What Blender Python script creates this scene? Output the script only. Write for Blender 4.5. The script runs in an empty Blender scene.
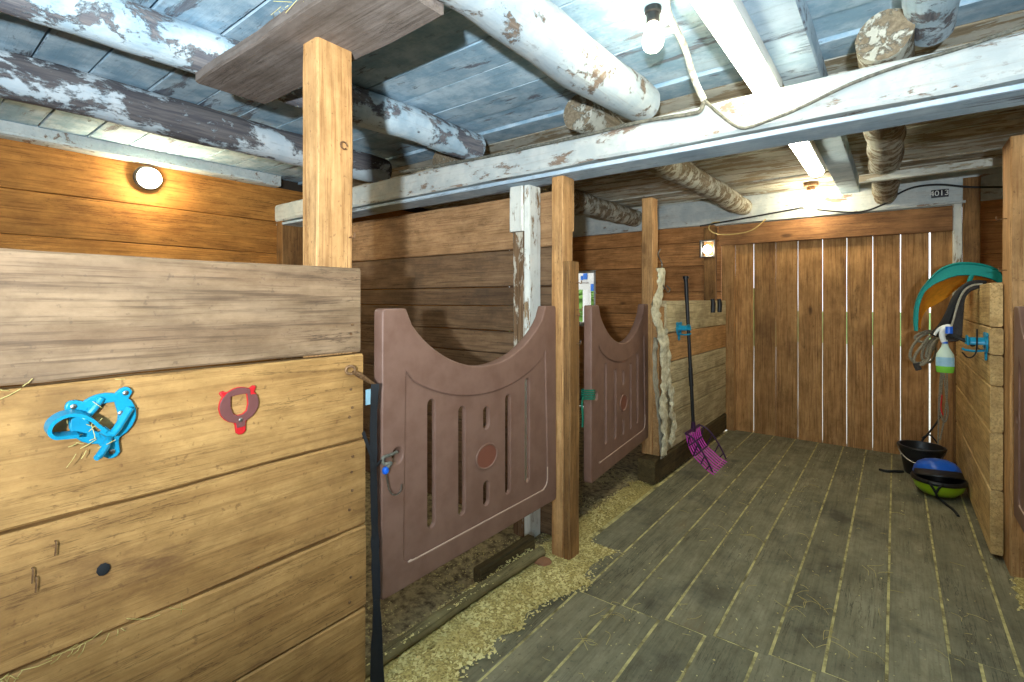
import bpy, bmesh, math, random
from mathutils import Vector, Matrix, noise
random.seed(7)
C = bpy.context.scene.collection
V = Vector

# ------------------------------------------------------------------ camera geometry (measured from the photograph)
FPX, CAMH, HOR, YAW = 496.0, 1.35, 300.0, math.radians(37.7)
FW = V((-math.sin(YAW), math.cos(YAW), 0)); RT = V((math.cos(YAW), math.sin(YAW), 0))
def at(u, v, X=None, Y=None, Z=None):
    """point of a known plane that the photograph shows at pixel u, v"""
    d = FW + RT * ((u - 512) / FPX) + V((0, 0, (HOR - v) / FPX))
    t = X / d.x if X is not None else Y / d.y if Y is not None else (Z - CAMH) / d.z
    return V((0, 0, CAMH)) + d * t
def nz(p, s=1.0, seed=0.0):
    return noise.noise(V(p) * s + V((seed, seed * 1.7, -seed)))

# ------------------------------------------------------------------ mesh builder
class MB:
    def __init__(s): s.v = []; s.f = []; s.m = []; s.mi = 0
    def add(s, vs, fs):
        b = len(s.v); s.v.extend(V(p) for p in vs)
        for f in fs: s.f.append(tuple(b + i for i in f)); s.m.append(s.mi)
    def xf(s, M, start=0):
        for i in range(start, len(s.v)): s.v[i] = M @ s.v[i]
        return s
    def board(s, a, b, w, t, wd, seg=8, jit=0.0, bev=.004, warp=0.0):
        """sawn board from a to b; w along wd, t across; jit roughens the edges"""
        a, b, wd = V(a), V(b), V(wd).normalized(); L = (b - a).length; ax = (b - a).normalized(); nd = ax.cross(wd).normalized()
        sd = random.random() * 90; vs = []
        for i in range(seg + 1):
            q = i / seg; c = a + ax * L * q
            top = w / 2 + jit * (noise.noise(V((q * L * 3, sd, 1))) + .5 * noise.noise(V((q * L * 11, sd, 5))))
            bot = -w / 2 + jit * (noise.noise(V((q * L * 3, sd, 9))) + .5 * noise.noise(V((q * L * 11, sd, 13))))
            k = warp * noise.noise(V((q * L * 1.3, sd, 21)))
            e = bev if 0 < i < seg else bev * 1.6
            for (x, y) in ((bot + e, -t/2), (top - e, -t/2), (top, -t/2 + bev), (top, t/2 - bev), (top - e, t/2), (bot + e, t/2), (bot, t/2 - bev), (bot, -t/2 + bev)):
                vs.append(c + wd * x + nd * (y + k))
        fs = []
        for i in range(seg):
            for j in range(8):
                k2 = (j + 1) % 8; fs.append((i*8+j, i*8+k2, (i+1)*8+k2, (i+1)*8+j))
        fs.append(tuple(range(7, -1, -1))); fs.append(tuple(seg*8 + j for j in range(8)))
        s.add(vs, fs)
    def box(s, x0, x1, y0, y1, z0, z1, bev=.004, seg=1, jit=0.0):
        dx, dy, dz = x1-x0, y1-y0, z1-z0; cx, cy, cz = (x0+x1)/2, (y0+y1)/2, (z0+z1)/2
        if dz >= dx and dz >= dy: s.board((cx,cy,z0), (cx,cy,z1), dx, dy, (1,0,0), seg, jit, bev)
        elif dx >= dy: s.board((x0,cy,cz), (x1,cy,cz), dz, dy, (0,0,1), seg, jit, bev)
        else: s.board((cx,y0,cz), (cx,y1,cz), dz, dx, (0,0,1), seg, jit, bev)
    def tube(s, pts, r, n=8, closed=False, cap=True, rough=0.0, rs=8.0, flat=None):
        pts = [V(p) for p in pts]; N = len(pts); rs_ = r if isinstance(r, (list, tuple)) else [r] * N
        vs = []; prev = None; sd = random.random() * 50
        for i, p in enumerate(pts):
            if closed: t = pts[(i+1) % N] - pts[i-1]
            else: t = pts[min(i+1, N-1)] - pts[max(i-1, 0)]
            t.normalize()
            if prev is None:
                up = V((0,0,1)) if abs(t.z) < .9 else V((1,0,0)); x = t.cross(up).normalized()
            else:
                x = prev - t * prev.dot(t); x = x.normalized() if x.length > 1e-6 else t.orthogonal().normalized()
            prev = x; y = t.cross(x)
            for j in range(n):
                a = 2*math.pi*j/n; d = x*math.cos(a)*(flat or 1) + y*math.sin(a)
                rr = rs_[i]
                if rough: rr *= 1 + rough * (noise.noise((p + d*rr)*rs + V((sd,0,0))) + .5*noise.noise((p + d*rr)*rs*3))
                vs.append(p + d*rr)
        fs = []
        for i in range(N if closed else N-1):
            i2 = (i+1) % N
            for j in range(n):
                k = (j+1) % n; fs.append((i*n+j, i*n+k, i2*n+k, i2*n+j))
        if cap and not closed: fs.append(tuple(range(n-1, -1, -1))); fs.append(tuple((N-1)*n + j for j in range(n)))
        s.add(vs, fs)
    def lathe(s, prof, n=24, c=(0,0,0), M=None, capb=True, capt=True, sx=1, sy=1):
        vs = []; c = V(c)
        for r, z in prof:
            for j in range(n):
                a = 2*math.pi*j/n; p = V((r*math.cos(a)*sx, r*math.sin(a)*sy, z))
                vs.append(c + (M @ p if M else p))
        fs = []
        for i in range(len(prof)-1):
            for j in range(n):
                k = (j+1) % n; fs.append((i*n+j, i*n+k, (i+1)*n+k, (i+1)*n+j))
        if capb: fs.append(tuple(range(n-1, -1, -1)))
        if capt: fs.append(tuple((len(prof)-1)*n + j for j in range(n)))
        s.add(vs, fs)
    def grid(s, rows):
        n = len(rows[0]); vs = [p for r in rows for p in r]; fs = []
        for i in range(len(rows)-1):
            for j in range(n-1): fs.append((i*n+j, i*n+j+1, (i+1)*n+j+1, (i+1)*n+j))
        s.add(vs, fs)
    def plate(s, loops, z0, z1, bev=.002, M=None):
        """flat plate with holes, outlines in xy, thickness z0..z1, rounded edges"""
        cu = bpy.data.curves.new('outline', 'CURVE'); cu.dimensions = '2D'; cu.fill_mode = 'BOTH'
        cu.extrude = max((z1-z0)/2 - bev, 1e-4); cu.bevel_depth = bev; cu.bevel_resolution = 2; cu.offset = -bev
        for lp in loops:
            sp = cu.splines.new('POLY'); sp.points.add(len(lp)-1); sp.use_cyclic_u = True
            for q, p in zip(sp.points, lp): q.co = (p[0], p[1], 0, 1)
        ob = bpy.data.objects.new('outline', cu); C.objects.link(ob); bpy.context.view_layer.update()
        me = bpy.data.meshes.new_from_object(ob.evaluated_get(bpy.context.evaluated_depsgraph_get()))
        zc = (z0+z1)/2
        vs = [V((v.co.x, v.co.y, v.co.z + zc)) for v in me.vertices]
        if M: vs = [M @ v for v in vs]
        s.add(vs, [tuple(p.vertices) for p in me.polygons])
        bpy.data.objects.remove(ob); bpy.data.curves.remove(cu); bpy.data.meshes.remove(me)
    def build(s, name, mats, parent=None, smooth=True, world=True, origin=None, angle=35, **tags):
        """ONE mesh object. With a parent, world vertices are moved into its frame (parents are unrotated while building)."""
        mats = mats if isinstance(mats, (list, tuple)) else [mats]
        me = bpy.data.meshes.new(name); o = bpy.data.objects.new(name, me); C.objects.link(o)
        off = V((0,0,0))
        if parent is not None:
            o.parent = parent
            if world:
                off = parent_world(parent)
        else:
            if origin is None:
                xs = [v.x for v in s.v]; ys = [v.y for v in s.v]; zs = [v.z for v in s.v]
                origin = ((min(xs)+max(xs))/2, (min(ys)+max(ys))/2, min(zs))
            off = V(origin); o.location = off
        me.from_pydata([v - off for v in s.v], [], s.f)
        for m in mats: me.materials.append(m)
        for p, k in zip(me.polygons, s.m): p.material_index = k; p.use_smooth = smooth
        me.validate(); bq = bmesh.new(); bq.from_mesh(me); bmesh.ops.recalc_face_normals(bq, faces=bq.faces); bq.to_mesh(me); bq.free(); me.update()
        if smooth:
            try: me.set_sharp_from_angle(angle=math.radians(angle))
            except Exception: pass
        tag(o, **tags)
        return o
def parent_world(p):
    loc = V((0,0,0))
    while p is not None: loc += p.location; p = p.parent
    return loc
def tag(o, label=None, cat=None, group=None, kind=None):
    if label: o['label'] = label
    if cat: o['category'] = cat
    if group: o['group'] = group
    if kind: o['kind'] = kind
    return o
def thing(name, label, cat, loc=(0,0,0), group=None, kind=None):
    o = bpy.data.objects.new(name, None); C.objects.link(o); o.location = loc; o.empty_display_size = .1
    return tag(o, label, cat, group, kind)
def copy_tree(o, parent=None):
    c = o.copy(); C.objects.link(c)
    if parent is not None: c.parent = parent
    for ch in list(o.children): copy_tree(ch, c)
    return c
def spline(pts, n=8, closed=False):
    pts = [V(p) for p in pts]; N = len(pts); out = []
    rng = range(N) if closed else range(N-1)
    for i in rng:
        if closed: p0, p1, p2, p3 = pts[i-1], pts[i], pts[(i+1) % N], pts[(i+2) % N]
        else: p0, p1, p2, p3 = pts[max(i-1,0)], pts[i], pts[i+1], pts[min(i+2,N-1)]
        for k in range(n):
            t = k/n; out.append(.5*((2*p1) + (p2-p0)*t + (2*p0-5*p1+4*p2-p3)*t*t + (3*p1-p0-3*p2+p3)*t**3))
    if not closed: out.append(pts[-1].copy())
    return out

# ------------------------------------------------------------------ materials
class NT:
    def __init__(s, name):
        s.mat = bpy.data.materials.new(name); s.mat.use_nodes = True; s.t = s.mat.node_tree; s.n = s.t.nodes; s.n.clear()
        s.out = s.n.new('ShaderNodeOutputMaterial'); s.b = s.n.new('ShaderNodeBsdfPrincipled'); s.t.links.new(s.b.outputs[0], s.out.inputs[0])
    def new(s, ty, **kw):
        n = s.n.new(ty)
        for k, v in kw.items(): setattr(n, k, v)
        return n
    def ln(s, a, b): s.t.links.new(a, b)
    def val(s, sock, v):
        if hasattr(v, 'is_linked') or hasattr(v, 'links'): s.ln(v, sock)
        else: sock.default_value = v
    def noise(s, vec, scale, detail=5, rough=.6, dist=0.0):
        n = s.new('ShaderNodeTexNoise'); s.ln(vec, n.inputs['Vector'])
        n.inputs['Scale'].default_value = scale; n.inputs['Detail'].default_value = detail; n.inputs['Roughness'].default_value = rough; n.inputs['Distortion'].default_value = dist
        return n.outputs['Fac']
    def ramp(s, fac, lo, hi):
        n = s.new('ShaderNodeMapRange', interpolation_type='SMOOTHSTEP'); s.ln(fac, n.inputs['Value'])
        n.inputs['From Min'].default_value = lo; n.inputs['From Max'].default_value = hi
        return n.outputs['Result']
    def math(s, op, a, b=0.0):
        n = s.new('ShaderNodeMath', operation=op); s.val(n.inputs[0], a); s.val(n.inputs[1], b); return n.outputs[0]
    def mix(s, fac, a, b, mode='MIX'):
        n = s.new('ShaderNodeMix', data_type='RGBA', blend_type=mode)
        s.val(n.inputs['Factor'], fac); s.val(n.inputs['A'] if False else n.inputs[6], a if not isinstance(a, tuple) else (*a[:3], 1)); s.val(n.inputs[7], b if not isinstance(b, tuple) else (*b[:3], 1))
        return n.outputs[2]
    def coords(s, island=True):
        tc = s.new('ShaderNodeTexCoord'); v = tc.outputs['Object']
        if island:
            g = s.new('ShaderNodeNewGeometry'); s.rnd = g.outputs['Random Per Island']
            m = s.new('ShaderNodeVectorMath', operation='MULTIPLY_ADD'); m.inputs[0].default_value = (37.3, 21.7, 53.1)
            cb = s.new('ShaderNodeCombineXYZ')
            for k in range(3): s.ln(s.rnd, cb.inputs[k])
            s.ln(cb.outputs[0], m.inputs[0]); m.inputs[1].default_value = (37.3, 21.7, 53.1); s.ln(v, m.inputs[2]); v = m.outputs[0]
        return v
    def scaled(s, v, sc):
        m = s.new('ShaderNodeVectorMath', operation='MULTIPLY'); s.ln(v, m.inputs[0]); m.inputs[1].default_value = sc; return m.outputs[0]
    def hsv(s, col, val, sat=1.0):
        n = s.new('ShaderNodeHueSaturation'); s.ln(col, n.inputs['Color']); s.val(n.inputs['Value'], val); s.val(n.inputs['Saturation'], sat); return n.outputs[0]
    def bump(s, h, strength=.4, dist=.004):
        n = s.new('ShaderNodeBump'); n.inputs['Strength'].default_value = strength; n.inputs['Distance'].default_value = dist; s.ln(h, n.inputs['Height']); s.ln(n.outputs[0], s.b.inputs['Normal'])
def sr(r, g, b):
    f = lambda c: (c/255/12.92) if c/255 <= .04045 else ((c/255+.055)/1.055)**2.4
    return (f(r), f(g), f(b))
AX = {'X': 0, 'Y': 1, 'Z': 2}
def axs(axis, along, across):
    l = [across]*3; l[AX[axis]] = along; return tuple(l)
def wood(name, dark, mid, light, axis='Y', rough=.72, var=.22, dirt=.35, dirt_col=(.05,.032,.018), knots=1.0, grain=1.0, gsc=1.0, bump=.35, stain=None, stain_at=.62):
    t = NT(name); v = t.coords()
    b = t.noise(t.scaled(v, axs(axis, .5*gsc, 5*gsc)), 1.0, 3, .5, .6)
    con = t.math('SINE', t.math('MULTIPLY', b, 58.0)); con = t.math('MULTIPLY_ADD', con, .5); con.node.inputs[2].default_value = .5
    fine = t.noise(t.scaled(v, axs(axis, 3*gsc, 95*gsc)), 1.0, 4, .65)
    med = t.noise(t.scaled(v, axs(axis, .8, 9)), 1.0, 6, .65, .4)
    col = t.mix(t.ramp(med, .3, .7), mid, light)
    col = t.mix(t.math('MULTIPLY', con, .24*grain), col, dark)
    col = t.mix(t.math('MULTIPLY', t.ramp(fine, .46, .68), .55*min(1.2, grain+.15)), col, dark)
    ck = t.noise(t.scaled(v, axs(axis, .9*gsc, 22*gsc)), 1.0, 6, .7, .5); ck = t.math('ABSOLUTE', t.math('SUBTRACT', ck, .5)); lowf = t.noise(v, 1.7, 3, .5)
    ck = t.math('MULTIPLY', t.math('SUBTRACT', 1.0, t.ramp(ck, .003, .014)), t.ramp(lowf, .45, .6)); col = t.mix(t.math('MULTIPLY', ck, .6), col, tuple(c*.4 for c in dark))
    h = t.math('ADD', t.math('MULTIPLY', fine, .7), t.math('MULTIPLY', con, .25))
    if knots:
        vo = t.new('ShaderNodeTexVoronoi'); t.ln(t.scaled(v, axs(axis, 1.1, 2.7)), vo.inputs['Vector']); vo.inputs['Scale'].default_value = 1.25
        dn = t.math('ADD', vo.outputs['Distance'], t.math('MULTIPLY', med, .05))
        k = t.math('SUBTRACT', 1.0, t.ramp(dn, .055, .12))
        col = t.mix(t.math('MULTIPLY', k, .75*knots), col, tuple(c*.35 for c in dark))
    mo = t.noise(t.scaled(v, axs(axis, .55, 1.2)), 9, 10, .74); col = t.mix(1.0, col, t.mix(t.ramp(mo, .3, .7), (1.12,1.12,1.12), (.7,.67,.62)), 'MULTIPLY')
    d = t.noise(v, 2.2, 8, .68)
    col = t.mix(t.math('MULTIPLY', t.ramp(d, .48, .74), dirt), col, dirt_col)
    sp = t.noise(v, 60, 3, .6); col = t.mix(t.math('MULTIPLY', t.ramp(sp, .62, .72), .6*min(1, dirt*1.6)), col, dirt_col)
    if stain:
        s2 = t.noise(t.scaled(v, axs(axis, .6, 1.6)), 1.6, 8, .7); col = t.mix(t.ramp(s2, stain_at-.07, stain_at+.06), col, stain)
    val = t.math('MULTIPLY_ADD', t.rnd, var*2); val.node.inputs[2].default_value = 1-var
    t.ln(t.hsv(col, val), t.b.inputs['Base Color']); t.b.inputs['Roughness'].default_value = rough
    t.b.inputs['Specular IOR Level'].default_value = .25
    if bump: t.bump(h, bump, .004)
    return t.mat
def limewash(name, paint, paint2, bare, bare2, cover=.6, axis='X', sc=1.0, bump=.6, var=.12, stretch=.35):
    t = NT(name); v = t.coords()
    a = t.noise(t.scaled(v, axs(axis, stretch, 1)), 7*sc, 10, .72, .3); b2 = t.noise(v, 2.0*sc, 4, .6)
    m0 = t.math('ADD', t.math('MULTIPLY', a, .75), t.math('MULTIPLY', b2, .25)); th = .5 + (cover - .5)*.3
    m = t.math('SUBTRACT', 1.0, t.ramp(m0, th-.02, th+.025))
    pc = t.mix(t.ramp(t.noise(v, 5*sc, 6, .65), .35, .68), paint, paint2)
    fine = t.noise(t.scaled(v, axs(axis, 3, 60)), 1.0, 5, .65)
    wc = t.mix(t.ramp(fine, .35, .68), bare, bare2)
    pc = t.mix(t.math('MULTIPLY', t.ramp(fine, .52, .75), .4), pc, bare2)
    ck = t.noise(t.scaled(v, axs(axis, .5, 1)), 30*sc, 6, .7); pc = t.mix(t.math('MULTIPLY', t.ramp(ck, .58, .68), .35), pc, bare)
    col = t.mix(m, wc, pc)
    val = t.math('MULTIPLY_ADD', t.rnd, var*2); val.node.inputs[2].default_value = 1-var
    t.ln(t.hsv(col, val), t.b.inputs['Base Color']); t.b.inputs['Roughness'].default_value = .85; t.b.inputs['Specular IOR Level'].default_value = .15
    t.bump(t.math('ADD', t.math('MULTIPLY', m, .6), t.math('ADD', t.math('MULTIPLY', fine, .4), t.math('MULTIPLY', a, .5))), bump, .006)
    return t.mat
def plain(name, col, rough=.5, metal=0.0, mott=.12, sc=25, col2=None, bump=0.0, spec=.4, alpha=None, trans=0.0):
    t = NT(name); v = t.coords(False)
    n = t.noise(v, sc, 6, .65); c2 = col2 or tuple(c*(1-mott*2) for c in col)
    t.ln(t.mix(t.ramp(n, .35, .7), col, c2), t.b.inputs['Base Color'])
    t.b.inputs['Roughness'].default_value = rough; t.b.inputs['Metallic'].default_value = metal; t.b.inputs['Specular IOR Level'].default_value = spec
    if trans: t.b.inputs['Transmission Weight'].default_value = trans
    if bump: t.bump(n, bump, .002)
    return t.mat
def emit(name, col, st):
    t = NT(name); e = t.new('ShaderNodeEmission'); e.inputs[0].default_value = (*col, 1); e.inputs[1].default_value = st
    t.ln(e.outputs[0], t.out.inputs[0]); return t.mat

M = {}
M['pine']   = wood('pine_boards', sr(112,76,40), sr(164,123,72), sr(185,143,87), 'Y', dirt=.5, dirt_col=sr(98,68,40), var=.07, knots=1.0, grain=.6, stain=sr(112,78,46), stain_at=.67)
M['weathered'] = wood('weathered_board', sr(78,59,44), sr(132,105,79), sr(150,124,96), 'Y', dirt=.45, dirt_col=sr(84,68,54), var=.02, knots=.4, grain=1.1, stain=sr(196,178,140), stain_at=.64)
M['wall']   = wood('barn_wall_boards', sr(120,72,28), sr(190,128,60), sr(206,144,72), 'Y', dirt=.3, dirt_col=sr(70,42,20), var=.12)
M['wallx']  = wood('barn_wall_boards_cross', sr(124,80,44), sr(196,136,82), sr(212,152,94), 'X', dirt=.4, dirt_col=sr(58,40,24), var=.16)
M['divider'] = wood('divider_boards', sr(70,52,38), sr(116,90,66), sr(134,106,78), 'X', dirt=.75, dirt_col=sr(64,52,42), var=.22, knots=.4)
M['divnew'] = wood('divider_board_new', sr(130,92,60), sr(172,134,94), sr(184,146,106), 'X', dirt=.45, dirt_col=sr(84,64,46), var=.03, knots=.3)
M['door']   = wood('door_planks', sr(112,76,42), sr(176,130,80), sr(196,150,96), 'Z', dirt=.42, dirt_col=sr(70,44,22), var=.2, stain=sr(48,28,14), stain_at=.67)
M['header'] = wood('door_header', sr(96,64,38), sr(142,100,62), sr(156,114,74), 'X', dirt=.3, dirt_col=sr(80,54,34), var=.05)
M['post']   = wood('post_timber', sr(138,92,50), sr(192,145,92), sr(208,164,112), 'Z', dirt=.5, dirt_col=sr(92,64,42), var=.05, knots=.6, stain=sr(120,88,62), stain_at=.66)
M['postdark'] = wood('post_old_timber', sr(76,50,28), sr(136,98,56), sr(160,120,74), 'Z', dirt=.6, dirt_col=sr(62,44,28), var=.08, knots=.5)
M['lowwall'] = wood('low_partition_boards', sr(118,104,76), sr(186,170,132), sr(206,192,154), 'Y', dirt=.5, dirt_col=sr(84,66,44), var=.14, knots=.4)
M['lowtan'] = wood('low_partition_tan_board', sr(128,92,54), sr(190,144,94), sr(204,160,108), 'Y', dirt=.4, dirt_col=sr(84,60,38), var=.05)
M['sill']   = wood('sill_beam', sr(44,36,22), sr(88,74,46), sr(104,88,56), 'Y', dirt=.6, dirt_col=sr(40,32,20), var=.05)
M['rightwall'] = wood('right_partition_boards', sr(146,114,68), sr(208,174,116), sr(226,196,138), 'Y', dirt=.42, dirt_col=sr(98,72,42), var=.1, knots=.5)
M['floor']  = wood('floor_planks', sr(64,61,47), sr(122,118,94), sr(140,134,108), 'Y', rough=.8, dirt=.75, dirt_col=sr(64,62,52), var=.1, knots=0, grain=.35, stain=sr(116,102,76), stain_at=.66, bump=.2)
M['lime']   = limewash('limewashed_ceiling', sr(134,164,182), sr(186,204,214), sr(98,102,112), sr(136,140,146), .74, 'X', 1.3, stretch=.22, var=.1)
M['limefar'] = limewash('worn_limewash_ceiling', sr(178,178,166), sr(198,196,184), sr(136,122,98), sr(166,152,128), .5, 'X', 1.3, stretch=.3, var=.2)
M['limelog'] = limewash('limewashed_log', sr(160,182,194), sr(200,212,216), sr(92,92,98), sr(136,130,128), .6, 'Y', 1.1, bump=.9, stretch=.7)
M['limelogw'] = limewash('thick_limewash_log', sr(158,172,180), sr(184,190,190), sr(104,92,82), sr(134,120,106), .7, 'Y', 1.2, bump=.8, stretch=.7)
M['limedark'] = limewash('peeled_log', sr(176,190,198), sr(204,210,212), sr(80,78,82), sr(110,105,104), .5, 'Y', .8, bump=.9, stretch=.6)
M['limebeam'] = limewash('limewashed_beam', sr(176,184,184), sr(200,203,198), sr(126,108,94), sr(150,132,116), .76, 'X', 1.7, stretch=.35)
M['limeplank'] = limewash('limewashed_plank', sr(146,166,182), sr(178,194,204), sr(96,100,108), sr(124,128,132), .7, 'X', 1, stretch=.12)
M['limeworn'] = limewash('worn_post_paint', sr(170,160,142), sr(196,190,174), sr(88,66,46), sr(128,102,76), .4, 'Z', 1.4, stretch=.35)
M['limepost'] = limewash('limewashed_post', sr(204,206,198), sr(222,222,212), sr(132,108,80), sr(158,134,100), .7, 'Z', 1.2, stretch=.4)
M['greyplank'] = wood('grey_ceiling_plank', sr(76,66,60), sr(112,101,94), sr(136,125,118), 'X', dirt=.45, dirt_col=sr(84,72,62), var=.03, knots=.2, grain=.7)
M['barklog'] = limewash('worn_log', sr(166,164,150), sr(190,188,174), sr(108,96,78), sr(142,128,106), .5, 'Y', 1.6, bump=1, stretch=1.2)
M['void']   = plain('shadowed_lining', sr(58,48,38), .95)
M['gate']   = plain('brown_plastic', sr(126,96,82), .5, mott=.05, sc=9, col2=sr(114,84,70), spec=.35, bump=.08)
M['badge']  = plain('red_brown_plastic', sr(122,74,58), .5, mott=.04)
M['lip_highlight'] = plain('plastic_lip_highlight', sr(186,158,138), .55, mott=.06)  # pale colour paints the light caught by the recess's lower ledge
M['metal']  = plain('zinc_plated_metal', sr(150,146,138), .38, .9, sc=60)
M['rust']   = plain('rusty_metal', sr(140,108,76), .6, .6, sc=80, col2=sr(96,66,44))
M['black']  = plain('black_plastic', sr(30,31,33), .42, mott=.15)
M['blackcloth'] = plain('black_webbing', sr(24,26,29), .8, sc=120, bump=.3)
M['greycloth'] = plain('dark_grey_cloth', sr(58,54,52), .85, sc=60, bump=.4)
M['blue']   = plain('turquoise_plastic', sr(20,138,174), .35, mott=.05)
M['blue2']  = plain('blue_plastic', sr(24,92,196), .3, mott=.04)
M['red']    = plain('red_plastic', sr(196,36,40), .4, mott=.05)
M['maroon'] = plain('worn_maroon_face', sr(110,66,62), .55, mott=.05, sc=40)
M['teal']   = plain('teal_fabric', sr(14,142,132), .7, mott=.06, bump=.2, sc=80)
M['orange'] = plain('orange_lining', sr(250,172,44), .8, mott=.1, sc=30, bump=.2)
M['lime_green'] = plain('lime_green_shell', sr(158,196,36), .3, mott=.04)
M['purple'] = plain('purple_plastic', sr(214,66,190), .4, mott=.04)
M['purpledark'] = plain('dark_purple_plastic', sr(60,26,66), .45, mott=.1)
M['canvas'] = plain('beige_canvas', sr(214,206,176), .9, sc=28, col2=sr(164,154,126), bump=.5)
M['canvasgrey'] = plain('grey_webbing', sr(168,162,144), .9, sc=30, col2=sr(134,128,112), bump=.4)
M['rope']   = plain('grey_rope', sr(150,142,120), .9, sc=160, col2=sr(100,92,76), bump=.6)
M['cable']  = plain('dusty_cable', sr(78,78,70), .8, sc=60, col2=sr(120,117,104), bump=.4)
M['whitecable'] = plain('painted_conduit', sr(206,208,200), .8, sc=40, col2=sr(150,144,126), bump=.4)
M['yellowcord'] = plain('yellow_cord', sr(206,178,112), .7)
M['green']  = plain('green_twine', sr(20,112,84), .8, mott=.15, sc=120, bump=.5)
M['whiteplastic'] = plain('white_plastic', sr(225,224,216), .5, mott=.03)
M['liquid'] = plain('green_liquid', sr(120,190,60), .25, mott=.03)
M['bottle'] = plain('milky_plastic', sr(196,212,190), .35, mott=.05, sc=12)
M['labelblue'] = plain('pale_blue_label', sr(150,190,205), .5, mott=.08, sc=30)
M['straw']  = plain('straw', sr(206,190,120), .8, sc=9, col2=sr(160,138,76))
M['shaving'] = plain('wood_shavings', sr(218,204,140), .85, sc=3, col2=sr(176,156,92))
M['glove'] = plain('clay_brown', sr(150,104,72), .9)
M['shavefill'] = plain('shavings_bed', sr(190,172,104), .9, sc=90, col2=sr(112,96,52), bump=1)
M['seam']   = plain('straw_packed_seam', sr(196,184,124), .9, sc=14, col2=sr(104,94,60), bump=.5)
M['polewood'] = wood('old_pole', sr(74,66,42), sr(118,108,74), sr(140,128,90), 'Y', dirt=.7, dirt_col=sr(70,60,38), var=.02, knots=0)
M['dirt']   = plain('trodden_stall_bedding', sr(166,148,106), .95, sc=26, col2=sr(78,64,46), bump=1)
M['yard']   = plain('pale_gravel', sr(196,194,184), .9, sc=4, col2=sr(170,172,158))
M['lawn']   = plain('lawn_grass', sr(112,152,70), .9, sc=3, col2=sr(84,124,52))
M['signblue'] = plain('blue_sign_paint', sr(40,110,200), .5)
M['signblack'] = plain('black_sign_paint', sr(18,20,26), .5)
M['glassy'] = None
def glass():
    t = NT('window_glass'); tr = t.new('ShaderNodeBsdfTransparent'); gl = t.new('ShaderNodeBsdfGlossy'); gl.inputs['Roughness'].default_value = .02
    mx = t.new('ShaderNodeMixShader'); mx.inputs[0].default_value = .06; t.ln(tr.outputs[0], mx.inputs[1]); t.ln(gl.outputs[0], mx.inputs[2]); t.ln(mx.outputs[0], t.out.inputs[0])
    return t.mat
M['glass'] = glass()
E_TUBE, E_BULB = 31.0, 80.0
M['tube']  = emit('lit_tube', (1, .96, .75), E_TUBE)
M['bulb']  = emit('lit_bulb', (1, .88, .62), E_BULB)
M['smallbulb'] = emit('lit_small_bulb', (1, .92, .75), 40.0)
M['bulkhead'] = emit('lit_bulkhead', (1, .86, .56), 260.0)

# ------------------------------------------------------------------ the room
XW, YF = -4.3, 5.5                # side wall, far wall
XR, YB = 3.0, -2.6
def struct(mb, name, mats, **k): return mb.build(name, mats, kind='structure', **k)

# floor of the aisle: boards along Y, straw packed in the seams
m = MB()
SN = [-1.36, -1.167, -.981, -.789, -.606, -.42, -.232, -.04, .155, .25, .44, .66, .9, 1.2, 1.5, 1.8, 2.1, 2.4, 2.7, 3.0]
SF = [-1.36, -1.15, -.955, -.767, -.577, -.378, -.208, -.025, .163, .36, .56, .78, 1.0, 1.3, 1.6, 1.9, 2.2, 2.5, 2.75, 3.0]
for i in range(len(SN)-1):
    x0, x1 = SN[i], SN[i+1]; y1 = 2.0 + .11*((x0+x1)/2 + 1.17) if x1 < .2 else 2.52
    m.board(((x0+x1)/2, YB, -.02), ((x0+x1)/2, y1, -.02), .04, x1-x0-.007, (0,0,1), 10, .0008, .003)
for i in range(len(SF)-1):
    x0, x1 = SF[i], SF[i+1]; y0 = 2.004 + .11*((x0+x1)/2 + 1.17) if x1 < .2 else 2.524
    m.board(((x0+x1)/2, y0, -.02), ((x0+x1)/2, YF+.1, -.02), .04, x1-x0-.007, (0,0,1), 10, .0008, .003)
m.mi = 1; m.box(-1.38, XR, YB, YF+.1, -.06, -.0015, .001)
struct(m, 'floor', [M['floor'], M['seam']])
# trodden bedding in the stalls
def dirt_z(x, y):
    j = (y - YB)/(YF + .1 - YB)*130
    return -.004 - .06*max(0, min(1, (x+1.47)/.05)) + .03*nz((x*3, j*.18, 0), 1) + .015*nz((x*11, j*.7, 3), 1)
m = MB(); rows = []
for i in range(66):
    x = XW - .1 + (3.1)*i/65; rows.append([V((x, YB + (YF + .1 - YB)*j/130, dirt_z(x, YB + (YF + .1 - YB)*j/130))) for j in range(131)])
m.grid(rows); m.xf(Matrix.Identity(4)); m.f = [f[::-1] for f in m.f]
struct(m, 'floor.001', [M['dirt']])

# ceiling boards along X over everything
m = MB(); y = -2.6; k = 0
seams = [.19, .436, .632, .865, 1.09, 1.31, 1.54, 1.757, 1.985, 2.2]
ys = [-2.6 + .215*i for i in range(13)] + seams
yy = 2.2
while yy < YF: yy += random.choice((.15, .18, .2)); ys.append(min(yy, YF+.05))
for a, b in zip(ys[:-1], ys[1:]):
    if b - a < .03: continue
    m.mi = 0 if b < 2.75 else 1
    z = 2.432 + random.uniform(-.003, .003) + (0 if b < 2.3 else random.uniform(-.012, .008)); cut = random.uniform(-1.9, -.4)
    m.board((XW-.1, (a+b)/2, z), (XR, (a+b)/2, z), b-a-(.007 if b < 2.75 else .013), .025, (0,1,0), 26, .003, .003, .004)
m.mi = 2; m.box(XW-.15, XR+.05, YB, YF+.1, 2.452, 2.56, .001)  # unseen slab added above the boards to stop light leaking in
struct(m, 'ceiling', [M['lime'], M['limefar'], M['void']])

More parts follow.
